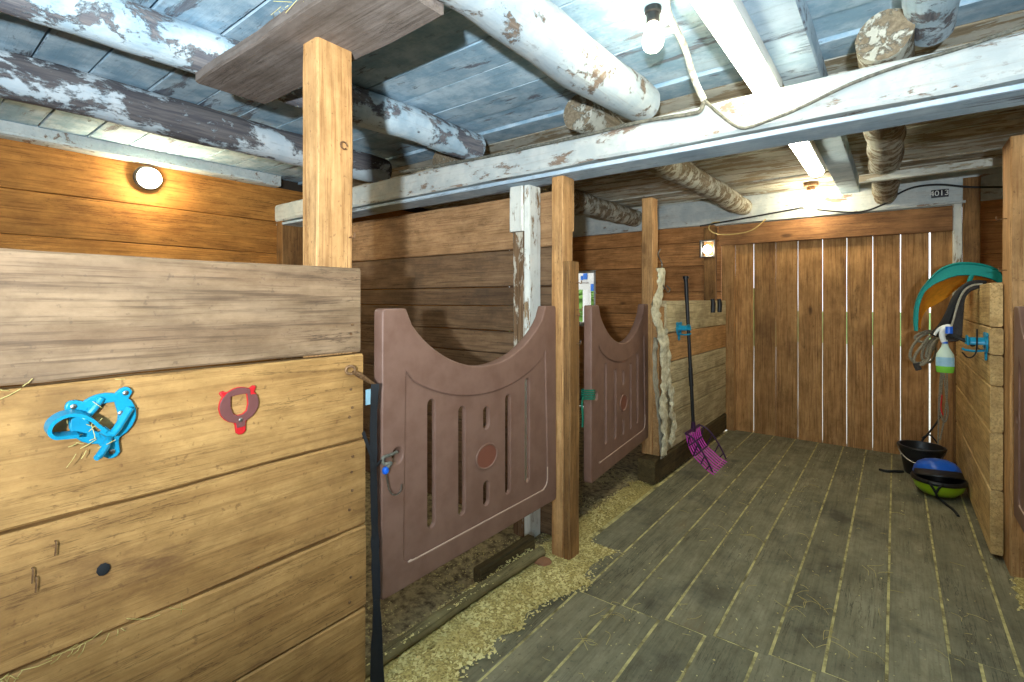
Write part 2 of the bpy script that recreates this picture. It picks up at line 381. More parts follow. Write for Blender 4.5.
# side wall on the left: horizontal boards
m = MB(); z = 0.05
for zt in (.36, .64, .92, 1.2, 1.476, 1.756, 2.036, 2.34):
    m.board((XW-.02, YB, (z+zt)/2), (XW-.02, YF, (z+zt)/2), zt-z-.004, .035, (0,0,1), 14, .002, .004); z = zt
m.mi = 1; m.box(XW-.12, XW-.042, YB, YF, 0, 2.5, .001)
struct(m, 'wall_left', [M['wall'], M['void']])

# far wall: boards across, with the stall window and the door opening
m = MB(); z = 0.02
wx0, wx1, wz0, wz1 = -3.56, -2.95, 1.02, 1.72
for zt in (.28, .56, .85, 1.02, 1.19, 1.436, 1.72, 1.98, 2.36):
    spans = [(XW, -1.46), (.53, XR)]
    if z >= wz0-.01 and zt <= wz1+.01: spans = [(XW, wx0), (wx1, -1.46), (.53, XR)]
    for x0, x1 in spans: m.board((x0, YF+.03, (z+zt)/2), (x1, YF+.03, (z+zt)/2), zt-z-.005, .035, (0,0,1), 8, .002, .004)
    z = zt
m.mi = 1
for x0, x1, z0, z1 in ((XW, wx0, 0, 2.5), (wx1, -1.46, 0, 2.5), (wx0, wx1, 0, wz0), (wx0, wx1, wz1, 2.5), (.53, XR, 0, 2.5), (-1.46, .53, 2.13, 2.5)):
    m.box(x0, x1, YF+.052, YF+.09, z0, z1, .001)
struct(m, 'wall_far', [M['wallx'], M['void']])
# window
w = MB()
for (x0,x1,z0,z1) in ((wx0,wx0+.035,wz0,wz1),(wx1-.03,wx1,wz0,wz1),(wx0,wx1,wz1-.03,wz1),(wx0,wx1,wz0,wz0+.05)): w.box(x0,x1,YF+.02,YF+.07,z0,z1,.003)
wo = struct(w, 'window_1', [M['whiteplastic']])
w = MB(); w.box(wx0+.03, wx1-.025, YF+.043, YF+.047, wz0+.04, wz1-.02, .0005); w.build('pane', M['glass'], wo)

# unseen walls that close the room
m = MB(); z = 0
for i in range(9): m.board((XR+.02, YB, z+.14), (XR+.02, YF, z+.14), .276, .035, (0,0,1), 6, .002); z += .28
m.mi = 1; m.box(XR+.04, XR+.1, YB, YF+.1, 0, 2.5, .001); struct(m, 'unseen_wall_right', [M['wall'], M['void']])
m = MB(); z = 0
for i in range(9): m.board((XW, YB-.02, z+.14), (XR, YB-.02, z+.14), .276, .035, (0,0,1), 6, .002); z += .28
m.mi = 1; m.box(XW-.1, XR+.1, YB-.1, YB-.04, 0, 2.5, .001); struct(m, 'unseen_wall_back', [M['wallx'], M['void']])

# divider between the two stalls (Y about 2.37)
m = MB(); z = 0
for zt, mi in ((.28,0), (.56,0), (.85,0), (1.02,0), (1.16,0), (1.313,0), (1.43,0), (1.656,0), (1.975,1)):
    m.mi = mi; m.board((XW, 2.4, (z+zt)/2), (-1.44, 2.4, (z+zt)/2), zt-z-.005, .045, (0,0,1), 14, .004, .005); z = zt
struct(m, 'wall_divider', [M['divider'], M['divnew']])

# plates, jambs and corner timber: trim
m = MB(); m.board((XW+.05, YB, 2.39), (XW+.05, 2.17, 2.39), .12, .1, (0,0,1), 20, .008, .006); m.board((XW+.055, YB, 2.345), (XW+.055, 2.0, 2.345), .022, .13, (0,0,1), 20, .006, .004)
struct(m, 'trim_1', [M['limebeam']])
m = MB(); m.board((-4.2, YF-.03, 2.28), (XR, YF-.03, 2.28), .262, .06, (0,0,1), 20, .006, .006); m.board((-1.5, YF-.05, 2.145), (.45, YF-.05, 2.145), .022, .08, (0,0,1), 10, .004, .004)
struct(m, 'trim_2', [M['limebeam']])
m = MB(); m.box(.375, .432, YF-.07, YF, 1.3, 2.15, .004, 12, .004); m.mi = 1; m.box(.377, .432, YF-.068, YF, 0, 1.298, .004, 8, .004); struct(m, 'trim_3', [M['limepost'], M['postdark']])
m = MB(); m.box(.435, .54, YF-.075, YF-.02, 0, 2.34, .004, 10, .003); struct(m, 'trim_4', [M['postdark']])
m = MB(); m.box(-1.62, -1.5, YF-.06, YF, 0, 2.12, .004, 10, .003); struct(m, 'trim_5', [M['postdark']])
m = MB(); m.box(XW, XW+.1, 2.18, 2.37, 0, 2.1, .004, 10, .004); struct(m, 'trim_6', [M['postdark']])

# the far plank door with daylight in its gaps
m = MB()
pl = [(722,735),(735.5,753.2),(754.1,775.5),(776,797.6),(798.2,822.1),(822.8,846.3),(847.1,872.3),(873,900.1),(900.9,928.8),(930.8,955)]
door = thing('door_1', None, None, (-.5, YF, 0), kind='structure')
for a, b in pl[1:]:
    x0, x1 = at(a, 300, Y=YF).x, at(b, 300, Y=YF).x
    m.board(((x0+x1)/2, YF+.01, .001), ((x0+x1)/2, YF+.01, 2.08), x1-x0, .03, (1,0,0), 10, .0022, .003)
m.build('door_panel', M['door'], door)
f = MB(); f.box(at(722,300,Y=YF-.03).x, at(735,300,Y=YF-.03).x, YF-.05, YF-.005, 0, 1.94, .004, 8, .002); f.build('jamb', M['door'], door)
f = MB(); f.board((-1.46, YF-.05, 2.022), (.372, YF-.05, 2.022), .205, .05, (0,0,1), 12, .002, .005); f.build('header', M['header'], door)

# ------------------------------------------------------------------ outside, seen through the window and the door gaps
m = MB(); m.grid([[V((-30+60*i/6, 5.75+16*j/4, -.25)) for i in range(7)] for j in range(5)]); m.build('yard', M['yard'], kind='structure')
m = MB(); m.grid([[V((-30+60*i/6, 21.75+60*j/6, -.25)) for i in range(7)] for j in range(7)]); m.build('lawn', M['lawn'], kind='structure')
m = MB(); rows = []
for i in range(81):
    a_ = math.pi*(i/80); rows.append([V((-18 + .25*j, 20 - .9*math.cos(a_)*1.2, -.25 + 2.0*math.sin(a_)**.5)) + V((.3*nz((i*.4, j*.5, 1)), .4*nz((i*.3, j*.4, 6)), .3*nz((i*.3, j*.6, 2)))) for j in range(60)])
m.grid(rows); m.build('hedge', M['lawn'], label='green hedge outside behind the white notice post', cat='hedge')
t = thing('outdoor_notice_post', 'white post with blue notices standing on grass outside the stall window', 'signpost', (-4.2, 7.5, -.25))
m = MB(); m.box(at(582.5,300,Y=7.5).x, at(589.5,300,Y=7.5).x, 7.5, 7.56, -.25, 1.528, .01); m.build('post', M['whiteplastic'], t)
m = MB(); m.box(-4.9, -3.95, 7.5, 7.54, 1.53, 2.15, .01); m.build('board', M['whiteplastic'], t)
for (u0, v0, u1, v1) in ((583.5,273,587.5,279.5), (581,276,583,280), (591,284,595.5,291)):
    q0, q1 = at(u0, v1, Y=7.5), at(u1, v0, Y=7.5); m = MB(); m.box(q0.x, q1.x, 7.485, 7.497, q0.z, q1.z, .001); m.build('notice', M['signblue'], t)
q0, q1 = at(582, 283.5, Y=7.5), at(588.5, 282, Y=7.5); m = MB(); m.box(q0.x, q1.x, 7.485, 7.497, q0.z, q1.z, .001); m.build('notice', M['metal'], t)

# ------------------------------------------------------------------ timbers overhead
def log(name, x0, x1, y0, y1, r, mat, label, group, z=None, bow=.02, rough=.07, n=22):
    m = MB(); zc = z or (2.414 - r); sd = random.random()*20
    N = max(8, int((y1-y0)/.12)); pts = [V((x0 + (x1-x0)*i/N + bow*nz((i*.3, sd, 0)), y0 + (y1-y0)*i/N, zc + .012*nz((i*.35, sd, 4)))) for i in range(N+1)]
    rr = [r*(1 + .06*nz((i*.25, sd, 8))) for i in range(N+1)]; rr[0] *= .96; rr[-1] *= .96
    m.tube(pts, rr, n, rough=rough, rs=7)
    return m.build(name, mat, label=label, cat='log', group=group)
G1, G2 = 'limewashed log joists over the near bay', 'log joists over the far bay'
log('log_joist', -2.98, -3.05, YB, 2.36, .1, M['limedark'], 'dark peeling log joist nearest the left side wall', G1)
log('log_joist', -2.24, -2.12, YB, 2.36, .09, M['limelog'], 'peeling blue-white log joist crossing above the grey ceiling plank', G1)
log('log_joist', -1.09, -.99, YB, 2.34, .1, M['limelogw'], 'thick white limewashed log joist left of the lit ceiling bulb', G1)
log('log_joist', .15, .1, YB, 2.36, .075, M['limelog'], 'blue-white log joist at right of the long tube light', G1)
log('log_joist', -1.28, -1.22, 2.19, YF-.06, .09, M['barklog'], 'worn log joist running from the beam to the lamp left of the plank door', G2, z=2.295, rough=.1)
log('log_joist', -.03, -.07, 2.165, YF-.06, .088, M['barklog'], 'rough bark-ringed log joist ending above the plank door', G2, z=2.275, rough=.12)
log('log_joist', -2.45, -2.4, 2.38, YF-.06, .1, M['barklog'], 'whitish log joist over the far stall, seen behind the tall posts', G2, z=2.3, rough=.1)
m = MB(); m.board((-.325, YB, 2.368), (-.325, YF-.06, 2.368), .1, .15, (0,0,1), 30, .004, .006)
m.build('squared_joist', M['limeplank'], label='squared blue-white ceiling joist carrying the tube lights', cat='joist')
# main beam across the barn with a plank under it
bm = thing('main_beam', 'long white limewashed timber beam crossing the barn over the posts', 'beam', (-.6, 2.25, 2.0))
m = MB(); m.board((XW, 2.25, 2.108), (XR, 2.25, 2.108), .145, .165, (0,0,1), 70, .006, .012); m.build('timber', M['limebeam'], bm)
m = MB(); m.board((XW, 2.268, 2.012), (XR, 2.268, 2.012), .022, .175, (0,0,1), 40, .002, .003); m.build('under_plank', M['limeplank'], bm, label='narrow blue-white plank under the beam')
# near plank on the near post
m = MB(); m.board((-2.14, .905, 2.212), (-1.06, .905, 2.212), .275, .044, (0,1,0), 24, .006, .006, .004)
m.build('ceiling_plank', M['greyplank'], label='wide grey plank resting flat on top of the near post', cat='plank')
m = MB(); m.board((-.2, 4.2, 2.185), (1.6, 4.3, 2.225), .055, .05, (0,0,1), 12, .003, .004)
m.build('ceiling_batten', M['limefar'], label='thin wooden batten nailed under the far logs right of the tube light', cat='batten')

# ------------------------------------------------------------------ posts
def hooknail(p, d=(1,0,0), r=.0022, L=.03):
    p = V(p); d = V(d); return spline([p, p + d*L*.6, p + d*L*.9 + V((0,0,-.004)), p + d*L + V((0,0,.014))], 4)
po = thing('wooden_post', 'square pale timber post rising behind the near plank partition', 'post', (-1.5, .93, 0))
m = MB(); m.box(-1.545, -1.452, .868, 1.0, 0, 2.188, .006, 24, .004); m.build('shaft', M['post'], po)
m = MB(); m.tube(hooknail((-1.452, .985, 1.56)), .003, 6); m.build('nail', M['rust'], po)
m = MB(); m.tube([V((-1.452+.012, .955 + .012*math.cos(a), 1.86 + .012*math.sin(a))) for a in [i*.5 for i in range(12)]], .003, 6); m.build('screw_eye', M['rust'], po)
po = thing('wooden_post', 'whitewashed post under the main beam behind the near gate', 'post', (-1.7, 2.3, 0))
m = MB(); m.box(-1.75, -1.668, 2.27, 2.36, 0, 1.74, .006, 18, .004); m.build('lower_shaft', M['limeworn'], po, label='bare brown lower half')
m = MB(); m.box(-1.762, -1.664, 2.25, 2.36, 1.742, 1.998, .008, 6, .003); m.build('upper_block', M['limepost'], po)
m = MB(); m.box(-1.662, -1.622, 2.262, 2.37, 0, 1.998, .004, 18, .003); m.build('side_board', M['limepost'], po, label='white painted side board')
po = thing('wooden_post', 'tall timber post between the two brown gates', 'post', (-1.41, 2.25, 0))
m = MB(); m.box(-1.437, -1.366, 2.2, 2.3, 0, 1.998, .005, 24, .005); m.build('shaft', M['post'], po)
m = MB(); m.box(-1.365, -1.328, 2.2, 2.302, -.01, 1.552, .006, 18, .005); m.build('short_board', M['postdark'], po, label='shorter brown board on the front')
m = MB(); m.box(-1.44, -1.375, 2.302, 2.33, 1.72, 2.0, .003, 4, .002); m.build('cleat', M['post'], po)
for (zz, L) in ((1.44, .03), (1.3, .035), (1.27, .02), (1.12, .028)):
    n_ = MB(); n_.tube(hooknail((-1.328, 2.27, zz), (.8,.5,0), L=L), .0028, 6); n_.build('bent_nail', M['rust'], po)
po = thing('wooden_post', 'timber post behind the far gate, beside the hanging canvas strap', 'post', (-1.5, 3.67, 0))
m = MB(); m.box(-1.55, -1.46, 3.635, 3.745, .172, 2.13, .006, 24, .006); m.build('shaft', M['post'], po)
m = MB(); m.box(-1.458, -1.41, 3.635, 3.745, .174, 1.3, .004, 8, .004); m.build('side_board', M['lowtan'], po)
po = thing('wooden_post', 'tall timber post at the right edge beside the low plank wall', 'post', (.55, 3.52, 0))
m = MB(); m.box(.445, .66, 3.41, 3.64, 0, 2.15, .006, 24, .003); m.build('shaft', M['post'], po)
n_ = MB(); n_.tube(hooknail((.445, 3.5, 1.76), (-1,0,0), L=.04), .003, 6); n_.build('nail', M['rust'], po)
n_ = MB(); n_.tube(hooknail((.445, 3.5, 1.5), (-1,0,0), L=.03), .003, 6); n_.build('nail', M['rust'], po)

# ------------------------------------------------------------------ plank partitions
pa = thing('plank_partition', 'head-high plank stall front with a grey top board, blue and red brackets on it', 'partition', (-1.425, -.2, 0))
XS = -1.425
for (z0, z1, y1, mt, nm, lb) in ((1.18, 1.453, .992, 'weathered', 'top_board', 'weathered grey top board'), (.89, 1.172, 1.002, 'pine', 'board', None), (.604, .884, 1.012, 'pine', 'board', None), (.328, .597, 1.014, 'pine', 'board', None), (.05, .322, 1.012, 'pine', 'board', None)):
    m = MB(); m.board((XS, -2.4, (z0+z1)/2), (XS, y1, (z0+z1)/2), z1-z0, .048, (0,0,1), 44, .004, .005, .003); m.build(nm, M[mt], pa, label=lb)
for (yy, zz) in ((.955,1.06),(.96,1.0),(.95,.97),(.962,.84),(.958,.79),(.96,.73),(.95,.67),(.955,.45),(.95,.37),(.96,1.27),(.955,1.24)):
    m = MB(); m.lathe([(.0045,0),(.0045,.003),(.002,.004)], 8, (XS+.024, yy, zz), Matrix.Rotation(math.pi/2, 3, 'Y')); m.build('nail', M['rust'], pa)
pa = thing('plank_partition', 'low grey plank stall front between the canvas strap and the plank door', 'partition', (-1.42, 4.5, 0))
for (z0, z1, mt) in ((.18, .46, 'lowwall'), (.465, .69, 'lowwall'), (.695, .86, 'lowwall'), (.865, 1.09, 'lowtan'), (1.095, 1.345, 'lowwall')):
    m = MB(); m.board((-1.415, 3.75, (z0+z1)/2), (-1.415, YF-.06, (z0+z1)/2), z1-z0, .04, (0,0,1), 14, .003, .005); m.build('board', M[mt], pa)
m = MB(); m.box(-1.52, -1.388, 3.5, YF-.06, 0, .172, .008, 16, .003); m.build('sill_beam', M['sill'], pa, label='dark brown sill beam')
m = MB(); m.box(-1.5, -1.44, 4.9, 5.0, .17, 1.3, .005); m.build('backing_post', M['postdark'], pa)
pa = thing('plank_partition', 'low plank wall on the right with the saddle pad and blue bracket', 'partition', (.43, 4.5, 0))
for (z0, z1, e) in ((.03,.36,0), (.365,.66,.01), (.665,.9,0), (.905,1.06,.005), (1.065,1.205,0), (1.21,1.44,.012)):
    m = MB(); m.board((.415, 3.565+e, (z0+z1)/2), (.415, YF-.09, (z0+z1)/2), z1-z0, .05, (0,0,1), 14, .003, .005); m.build('board', M['rightwall'], pa)

# ------------------------------------------------------------------ brown plastic stall gates
def arc_shape(d): d = min(abs(d), 1); return .5*math.sqrt(max(0, 1-d*d)) + .5*(1-d*d)
def slot(cx, z0, z1, r, n=8):
    return [(cx + r*math.cos(a), z0 + r + r*math.sin(a)) for a in [math.pi + math.pi*i/n for i in range(n+1)]] + [(cx + r*math.cos(a), z1 - r + r*math.sin(a)) for a in [math.pi*i/n for i in range(n+1)]]
GW = 1.115
def make_gate():
    root = thing('stall_gate', '', 'gate', (0,0,0))
    M2 = Matrix(((0,0,1,0),(1,0,0,0),(0,1,0,0),(0,0,0,1)))   # (s, z, n) -> (n, s, z)
    c, hw = .563, .452
    top = []
    for i in range(33):
        d = 1 - 2*i/32; top.append((c + hw*d, 1.318 - .252*arc_shape(d)))
    def rnd(x, z, r, a0): return [(x + r*math.cos(math.radians(a0 + 90*i/4)), z + r*math.sin(math.radians(a0 + 90*i/4))) for i in range(5)]
    outer = rnd(.015,.325,.015,180) + rnd(GW-.015,.325,.015,270) + rnd(GW-.02,1.305,.015,0) + [(c+hw+.012,1.32)] + top + [(c-hw-.012,1.32)] + rnd(.02,1.305,.015,90)
    rec = rnd(.13,.425,.03,180) + rnd(.985,.445,.05,270)
    rt = []
    for i in range(25):
        d = 1 - 2*i/24; rt.append((c + .452*d, 1.092 - .148*arc_shape(d)))
    rec = rec + rt
    hole = [(.071 + .024*math.cos(a), .797 + .028*math.sin(a)) for a in [2*math.pi*i/16 for i in range(16)]]
    m = MB()
    m.plate([outer, rec, hole], -.05, 0, .006, M2)
    slots = [slot(.24,.475,.97,.02), slot(.409,.466,.914,.02), slot(.563,.788,.887,.02), slot(.563,.455,.563,.02), slot(.716,.459,.916,.02), slot(.868,.469,.974,.02)]
    grow = [(c + (x-c)*1.012, .73 + (z-.73)*1.015) for x, z in rec]
    m.plate([grow] + slots, -.028, -.0075, .003, M2)
    m.build('panel', M['gate'], root, world=False, angle=40)
    m = MB(); ov = [(c + .066*math.cos(a), .671 + .05*math.sin(a)) for a in [2*math.pi*i/28 for i in range(28)]]
    m.plate([ov], -.012, -.0045, .002, M2); b = m.build('badge', M['badge'], root, world=False, label='red-brown oval badge')
    m = MB(); m.tube([V((-.0045, c + .068*math.cos(a), .671 + .052*math.sin(a))) for a in [2*math.pi*i/32 for i in range(32)]], .0045, 8, closed=True); m.build('rim', M['gate'], b, world=False)
    m = MB(); m.tube(spline([V((-.002, .135, .4)), V((-.0015, .15, .3955)), V((-.0015, .5, .395)), V((-.0015, .95, .395)), V((-.0015, 1.0, .4)), V((-.0015, 1.028, .425)), V((-.002, 1.034, .5))], 4), .0028, 8); m.build('groove_highlight', M['lip_highlight'], root, world=False, label='pale painted highlight on the groove edge')  # added tube, a painted highlight along the lower lip of the recess
    for zz in (.48, 1.2):
        m = MB(); m.tube([V((-.025, GW-.004, zz)), V((-.025, GW+.03, zz))], .008, 10); m.tube([V((-.025, GW+.022, zz-.03)), V((-.025, GW+.022, zz+.03))], .012, 10)
        m.build('hinge', M['rust'], root, world=False)
    return root
g1 = make_gate(); tag(g1, 'brown plastic stall gate with the snap hook hanging in its latch hole', group='brown scalloped stall gates'); g1.location = (-1.4, 1.076, 0)
g2 = copy_tree(g1); g2.location = (-1.357, 2.49, 0); g2.rotation_euler = (0,0,math.radians(6.2)); g2['label'] = 'far brown plastic stall gate with green twine tied through its edge'
g3 = copy_tree(g1); g3.location = (.452, 3.375, 0); g3.rotation_euler = (0,0,math.pi); g3['label'] = 'brown stall gate cut off by the right edge, hung on the right post'

# ------------------------------------------------------------------ lamps
def batten(y0, y1, label):
    t = thing('ceiling_tube_light', label, 'light', (-.445, (y0+y1)/2, 2.2), 'white batten tube lights along the aisle')
    m = MB(); m.box(-.5, -.39, y0, y1, 2.263, 2.317, .004); m.build('housing', M['whiteplastic'], t)
    m = MB(); N = 10; rows = []; prof = [(.047*math.cos(math.pi*k/N), -.034*math.sin(math.pi*k/N)) for k in range(N+1)]
    L = [(y0+.004, .0), (y0+.006,.7), (y0+.02,.93), (y0+.05,1), (y1-.05,1), (y1-.02,.93), (y1-.006,.7), (y1-.004,0)]
    for yy, s in L: rows.append([V((-.445 + px*(.3+.7*s if s else .0), yy, 2.262 + pz*s)) for px, pz in prof])
    m.grid(rows); m.build('diffuser', M['tube'], t, label='glowing white diffuser')
batten(1.22, 2.44, 'long glowing tube light in front of the main beam')
batten(2.93, 4.16, 'glowing tube light beyond the main beam, above the plank door')
# bare bulb under the near ceiling
p = at(653, 33, Y=1.75); t = thing('light_bulb', 'bare glowing bulb hanging from the ceiling beside the near tube light', 'light bulb', (p.x, p.y, 2.25))
m = MB(); m.lathe([(.004,2.256),(.022,2.262),(.034,2.276),(.038,2.296),(.034,2.32),(.022,2.345),(.016,2.365)][::1], 20, (p.x, p.y, 0)); m.build('globe', M['bulb'], t)
m = MB(); m.lathe([(.02,2.362),(.024,2.366),(.024,2.395),(.03,2.4),(.03,2.418)], 16, (p.x, p.y, 0)); m.build('socket', M['black'], t)
# lamp beyond the beam, over the door
p = at(811, 200, Y=5.2); t = thing('light_bulb', 'glowing jar-shaped lamp under the ceiling above the plank door', 'light bulb', (p.x, p.y, 2.1))
m = MB(); m.lathe([(.02,p.z-.085),(.045,p.z-.08),(.055,p.z-.05),(.058,p.z+.05),(.05,p.z+.075),(.03,p.z+.08)], 20, (p.x, p.y, 0)); m.build('globe', M['bulb'], t)
m = MB(); m.lathe([(.035,p.z+.08),(.035,p.z+.12),(.06,p.z+.125),(.06,2.42)], 16, (p.x, p.y, 0)); m.build('socket', M['rust'], t)
# lamp in a square holder on the far wall
p = at(707, 249, Y=5.4); t = thing('wall_lamp', 'small glowing bulb in a square white holder on the wall left of the door', 'light', (p.x, 5.5, 1.8))
m = MB(); x, z = p.x, p.z
for (x0,x1,z0,z1) in ((x-.085,x-.06,z-.085,z+.1),(x+.06,x+.07,z-.085,z+.1),(x-.085,x+.07,z+.08,z+.1),(x-.085,x+.07,z-.085,z-.07)): m.box(x0,x1,5.42,5.5,z0,z1,.003)
m.box(x-.08,x+.065,5.48,5.5,z-.08,z+.09,.002); m.build('holder', M['metal'], t)
m = MB(); m.lathe([(.004,-.1),(.03,-.09),(.045,-.06),(.04,-.03),(.02,.0)], 18, (x, 5.47, z-.005), Matrix.Rotation(-math.pi/2, 3, 'X'))
m.build('globe', M['smallbulb'], t)
# round bulkhead on the left wall
p = at(147, 178, X=XW+.03); t = thing('wall_lamp', 'round glowing bulkhead lamp on the left side wall under the white plate', 'light', (XW, p.y, p.z-.08))
R_ = Matrix.Rotation(math.radians(100), 3, 'Y')
m = MB(); m.lathe([(.08,-.02),(.085,0),(.085,.03),(.074,.045)], 28, p, R_); m.build('base_ring', M['greycloth'], t)
m = MB(); m.lathe([(.072,.04),(.07,.065),(.055,.088),(.03,.1),(.002,.104)], 28, p, R_); m.build('dome', M['bulkhead'], t)

# ------------------------------------------------------------------ cables
YC = 2.155
def pxs(l, **k): return [at(u, v, **k) for u, v in l]
m = MB(); m.tube(spline([at(668,-14,Z=2.405), at(668,12,Z=2.4), at(684,45,Z=2.36), at(694,78,Y=2.1), at(704,100,Y=YC)], 6), .013, 10, rough=.15, rs=30); m.build('conduit', M['whitecable'], label='white painted conduit beside the ceiling bulb', cat='conduit')
m = MB(); m.tube(spline(pxs([(704,100),(722,116),(738,127),(750,127),(770,120),(800,108),(850,84),(905,64),(960,48),(1030,24)], Y=YC), 6), .0065, 8, rough=.2, rs=60); m.build('hanging_cable', M['cable'], label='dusty cable sagging on the beam below the tube light, running right', cat='cable')
m = MB(); m.tube(spline(pxs([(704,102),(700,111),(690,114),(640,122),(590,134),(540,145),(480,158),(400,172)], Y=YC), 6), .009, 8, rough=.2, rs=50); m.build('hanging_cable', M['cable'], label='thick dusty cable running left along the top of the beam', cat='cable')
m = MB(); m.tube(spline(pxs([(700,226),(740,219),(790,210),(804,208),(830,211),(860,212),(884,204),(898,194),(915,187),(940,184.5),(970,187),(1003,187)], Y=5.37), 5), .008, 8); m.build('hanging_cable', M['black'], label='black cable along the white plate above the plank door', cat='cable')
m = MB(); m.tube(spline(pxs([(766,219),(752,230),(735,234),(718,234),(709,229),(712,223),(720,222)], Y=5.37), 6), .006, 8); m.build('cord', M['yellowcord'], label='loop of yellow cord hanging at the left end of the door header', cat='cord')
# little black sign with white characters
p0 = at(931.5, 197.5, Y=5.4); p1 = at(949, 188, Y=5.4)
t = thing('wall_sign', 'small black sign with white characters above the right end of the door', 'sign', ((p0.x+p1.x)/2, 5.43, p0.z))
m = MB(); m.box(p0.x, p1.x, 5.425, 5.438, p0.z, p1.z, .001); m.build('plate', M['signblack'], t)
cu = bpy.data.curves.new('lettering', 'FONT'); cu.body = '4013'; cu.size = .062; cu.extrude = .0006; cu.align_x = 'CENTER'; cu.align_y = 'CENTER'
ot = bpy.data.objects.new('text', cu); C.objects.link(ot); bpy.context.view_layer.update(); me = bpy.data.meshes.new_from_object(ot.evaluated_get(bpy.context.evaluated_depsgraph_get())); bpy.data.objects.remove(ot)
o = bpy.data.objects.new('lettering', me); C.objects.link(o); o.parent = t; o.location = (-.004, -.008, (p1.z-p0.z)/2); o.rotation_euler = (math.pi/2, 0, 0); me.materials.clear(); me.materials.append(M['whiteplastic'])

# ------------------------------------------------------------------ bridle brackets
def star(inside, n=72):
    out = []
    for i in range(n):
        a = 2*math.pi*i/n; r = .14
        while r > .01 and not inside(r*math.cos(a), r*math.sin(a)): r -= .001
        out.append((r*math.cos(a), r*math.sin(a)))
    return out
def bracket_outline(ear=.014):
    def ins(x, y):
        if (x/.06)**2 + (y/.056)**2 < 1: return True
        for sx in (-1, 1):
            if (x - sx*.046)**2 + (y-.044)**2 < ear**2: return True
        return abs(x) < .0165 and -.078 < y < 0 or x*x + (y+.078)**2 < .0165**2
    return star(ins)
HOLE = [(-.024,.03),(-.026,0),(-.02,-.022),(-.008,-.03),(.008,-.03),(.02,-.022),(.026,0),(.024,.03),(.01,.032),(-.01,.032)]
def basis(o, ex, ey, ez):
    ex, ey, ez = V(ex), V(ey), V(ez)
    return Matrix(((ex.x,ey.x,ez.x,o[0]),(ex.y,ey.y,ez.y,o[1]),(ex.z,ey.z,ez.z,o[2]),(0,0,0,1)))
def screws(parent, Mx, pts):
    for x, y in pts:
        m = MB(); m.lathe([(.0055,.012),(.0055,.0145),(.003,.016)], 10); m.xf(Mx @ Matrix.Translation((x,y,0))); m.build('screw', M['metal'], parent)
# near blue bracket, its holder bent to the left
Mx = basis((-1.401, .318, 1.087), (0,.985,.17), (0,-.17,.985), (1,0,0))
t = thing('mounted_bridle_bracket', 'turquoise bridle bracket with straw in it on the near plank partition', 'bracket', (-1.4, .318, 1.0), 'bridle brackets')
m = MB(); m.plate([bracket_outline(), HOLE], 0, .012, .003, Mx); m.build('plate', M['blue'], t)
m = MB()
def ribbon(path, wv, th):
    rows = []
    for i, p in enumerate(path):
        tg = (path[min(i+1, len(path)-1)] - path[max(i-1, 0)]).normalized(); n = tg.cross(wv).normalized()
        rows.append((p, n))
    b = len(m.v); vs = []
    for p, n in rows: vs += [p - wv*.5 + n*th, p + wv*.5 + n*th, p + wv*.5 - n*th, p - wv*.5 - n*th]
    fs = []
    for i in range(len(rows)-1):
        for j in range(4): fs.append((i*4+j, i*4+(j+1) % 4, (i+1)*4+(j+1) % 4, (i+1)*4+j))
    fs.append((3,2,1,0)); e = (len(rows)-1)*4; fs.append((e,e+1,e+2,e+3)); m.add(vs, fs)
arc = [V(q) for q in ((-.008,-.02,.03),(-.018,-.004,.032),(-.028,.014,.034),(-.046,.032,.036),(-.068,.038,.038),(-.088,.03,.038),(-.096,.014,.036),(-.09,.0,.034),(-.076,-.006,.03),(-.052,-.014,.024))]
arc = spline(arc, 5)
ribbon([Mx @ p for p in arc], V((.034, 0, -.004)), .0035)
m.build('holder_band', M['blue'], t)
m = MB(); m.tube([Mx @ V(q) for q in ((-.012,-.018,.03),(-.004,-.03,.032),(.004,-.034,.032),(.014,-.026,.03),(.03,-.008,.026),(.046,.008,.02))], .0085, 10); m.build('fork_bar', M['blue'], t)
m = MB(); m.tube([Mx @ V(q) for q in ((-.034,.012,.014),(-.014,.03,.016),(.002,.046,.012))], .008, 10); m.build('cross_bar', M['blue'], t)
m = MB(); m.tube([Mx @ V(q) for q in ((.0,-.045,.014),(-.012,-.058,.03),(-.03,-.068,.05),(-.036,-.069,.054))], [.007,.0075,.0075,.006], 10); m.build('peg', M['blue'], t)
screws(t, Mx, ((-.046,.044),(.046,.044),(.0,-.078),(.03,.002)))
m = MB()
for i in range(15):
    a = V((random.uniform(-.07,.0), random.uniform(-.06,.03), random.uniform(.014,.03))); d = V((random.uniform(-1,1), random.uniform(-.8,.8), random.uniform(0,.3)))*random.uniform(.015,.045)
    m.tube([Mx @ a, Mx @ (a + d*.5 + V((0,0,.003))), Mx @ (a + d)], .0008, 4)
m.build('straw', M['straw'], label='wisps of straw caught in the turquoise bracket', cat='straw', kind='stuff')
# red bracket, holder broken off
Mx = basis((-1.401, .606, 1.068), (0,.998,.06), (0,-.06,.998), (1,0,0))
t = thing('mounted_bridle_bracket', 'flat worn red bridle bracket without a hook on the near plank partition', 'bracket', (-1.4, .606, .98), 'bridle brackets')
sc = .86; ol = [(x*sc, y*sc) for x, y in bracket_outline(.0095)]; hl = [(x*sc, y*sc) for x, y in HOLE]
m = MB(); m.plate([ol, hl], 0, .009, .003, Mx); m.build('plate', M['red'], t)
m = MB(); fc = star(lambda x, y: (x/.0505)**2 + (y/.047)**2 < 1 and not (x > .03 and y > .022 and x < .05) or (abs(x) < .011 and -.06 < y < 0)); m.plate([fc, [(x*1.04, y*1.04) for x, y in hl]], .0075, .0105, .001, Mx); m.build('worn_face', M['maroon'], t, label='worn maroon face')
screws(t, Mx @ Matrix.Translation((0,0,-.003)), ((.0,-.04),))
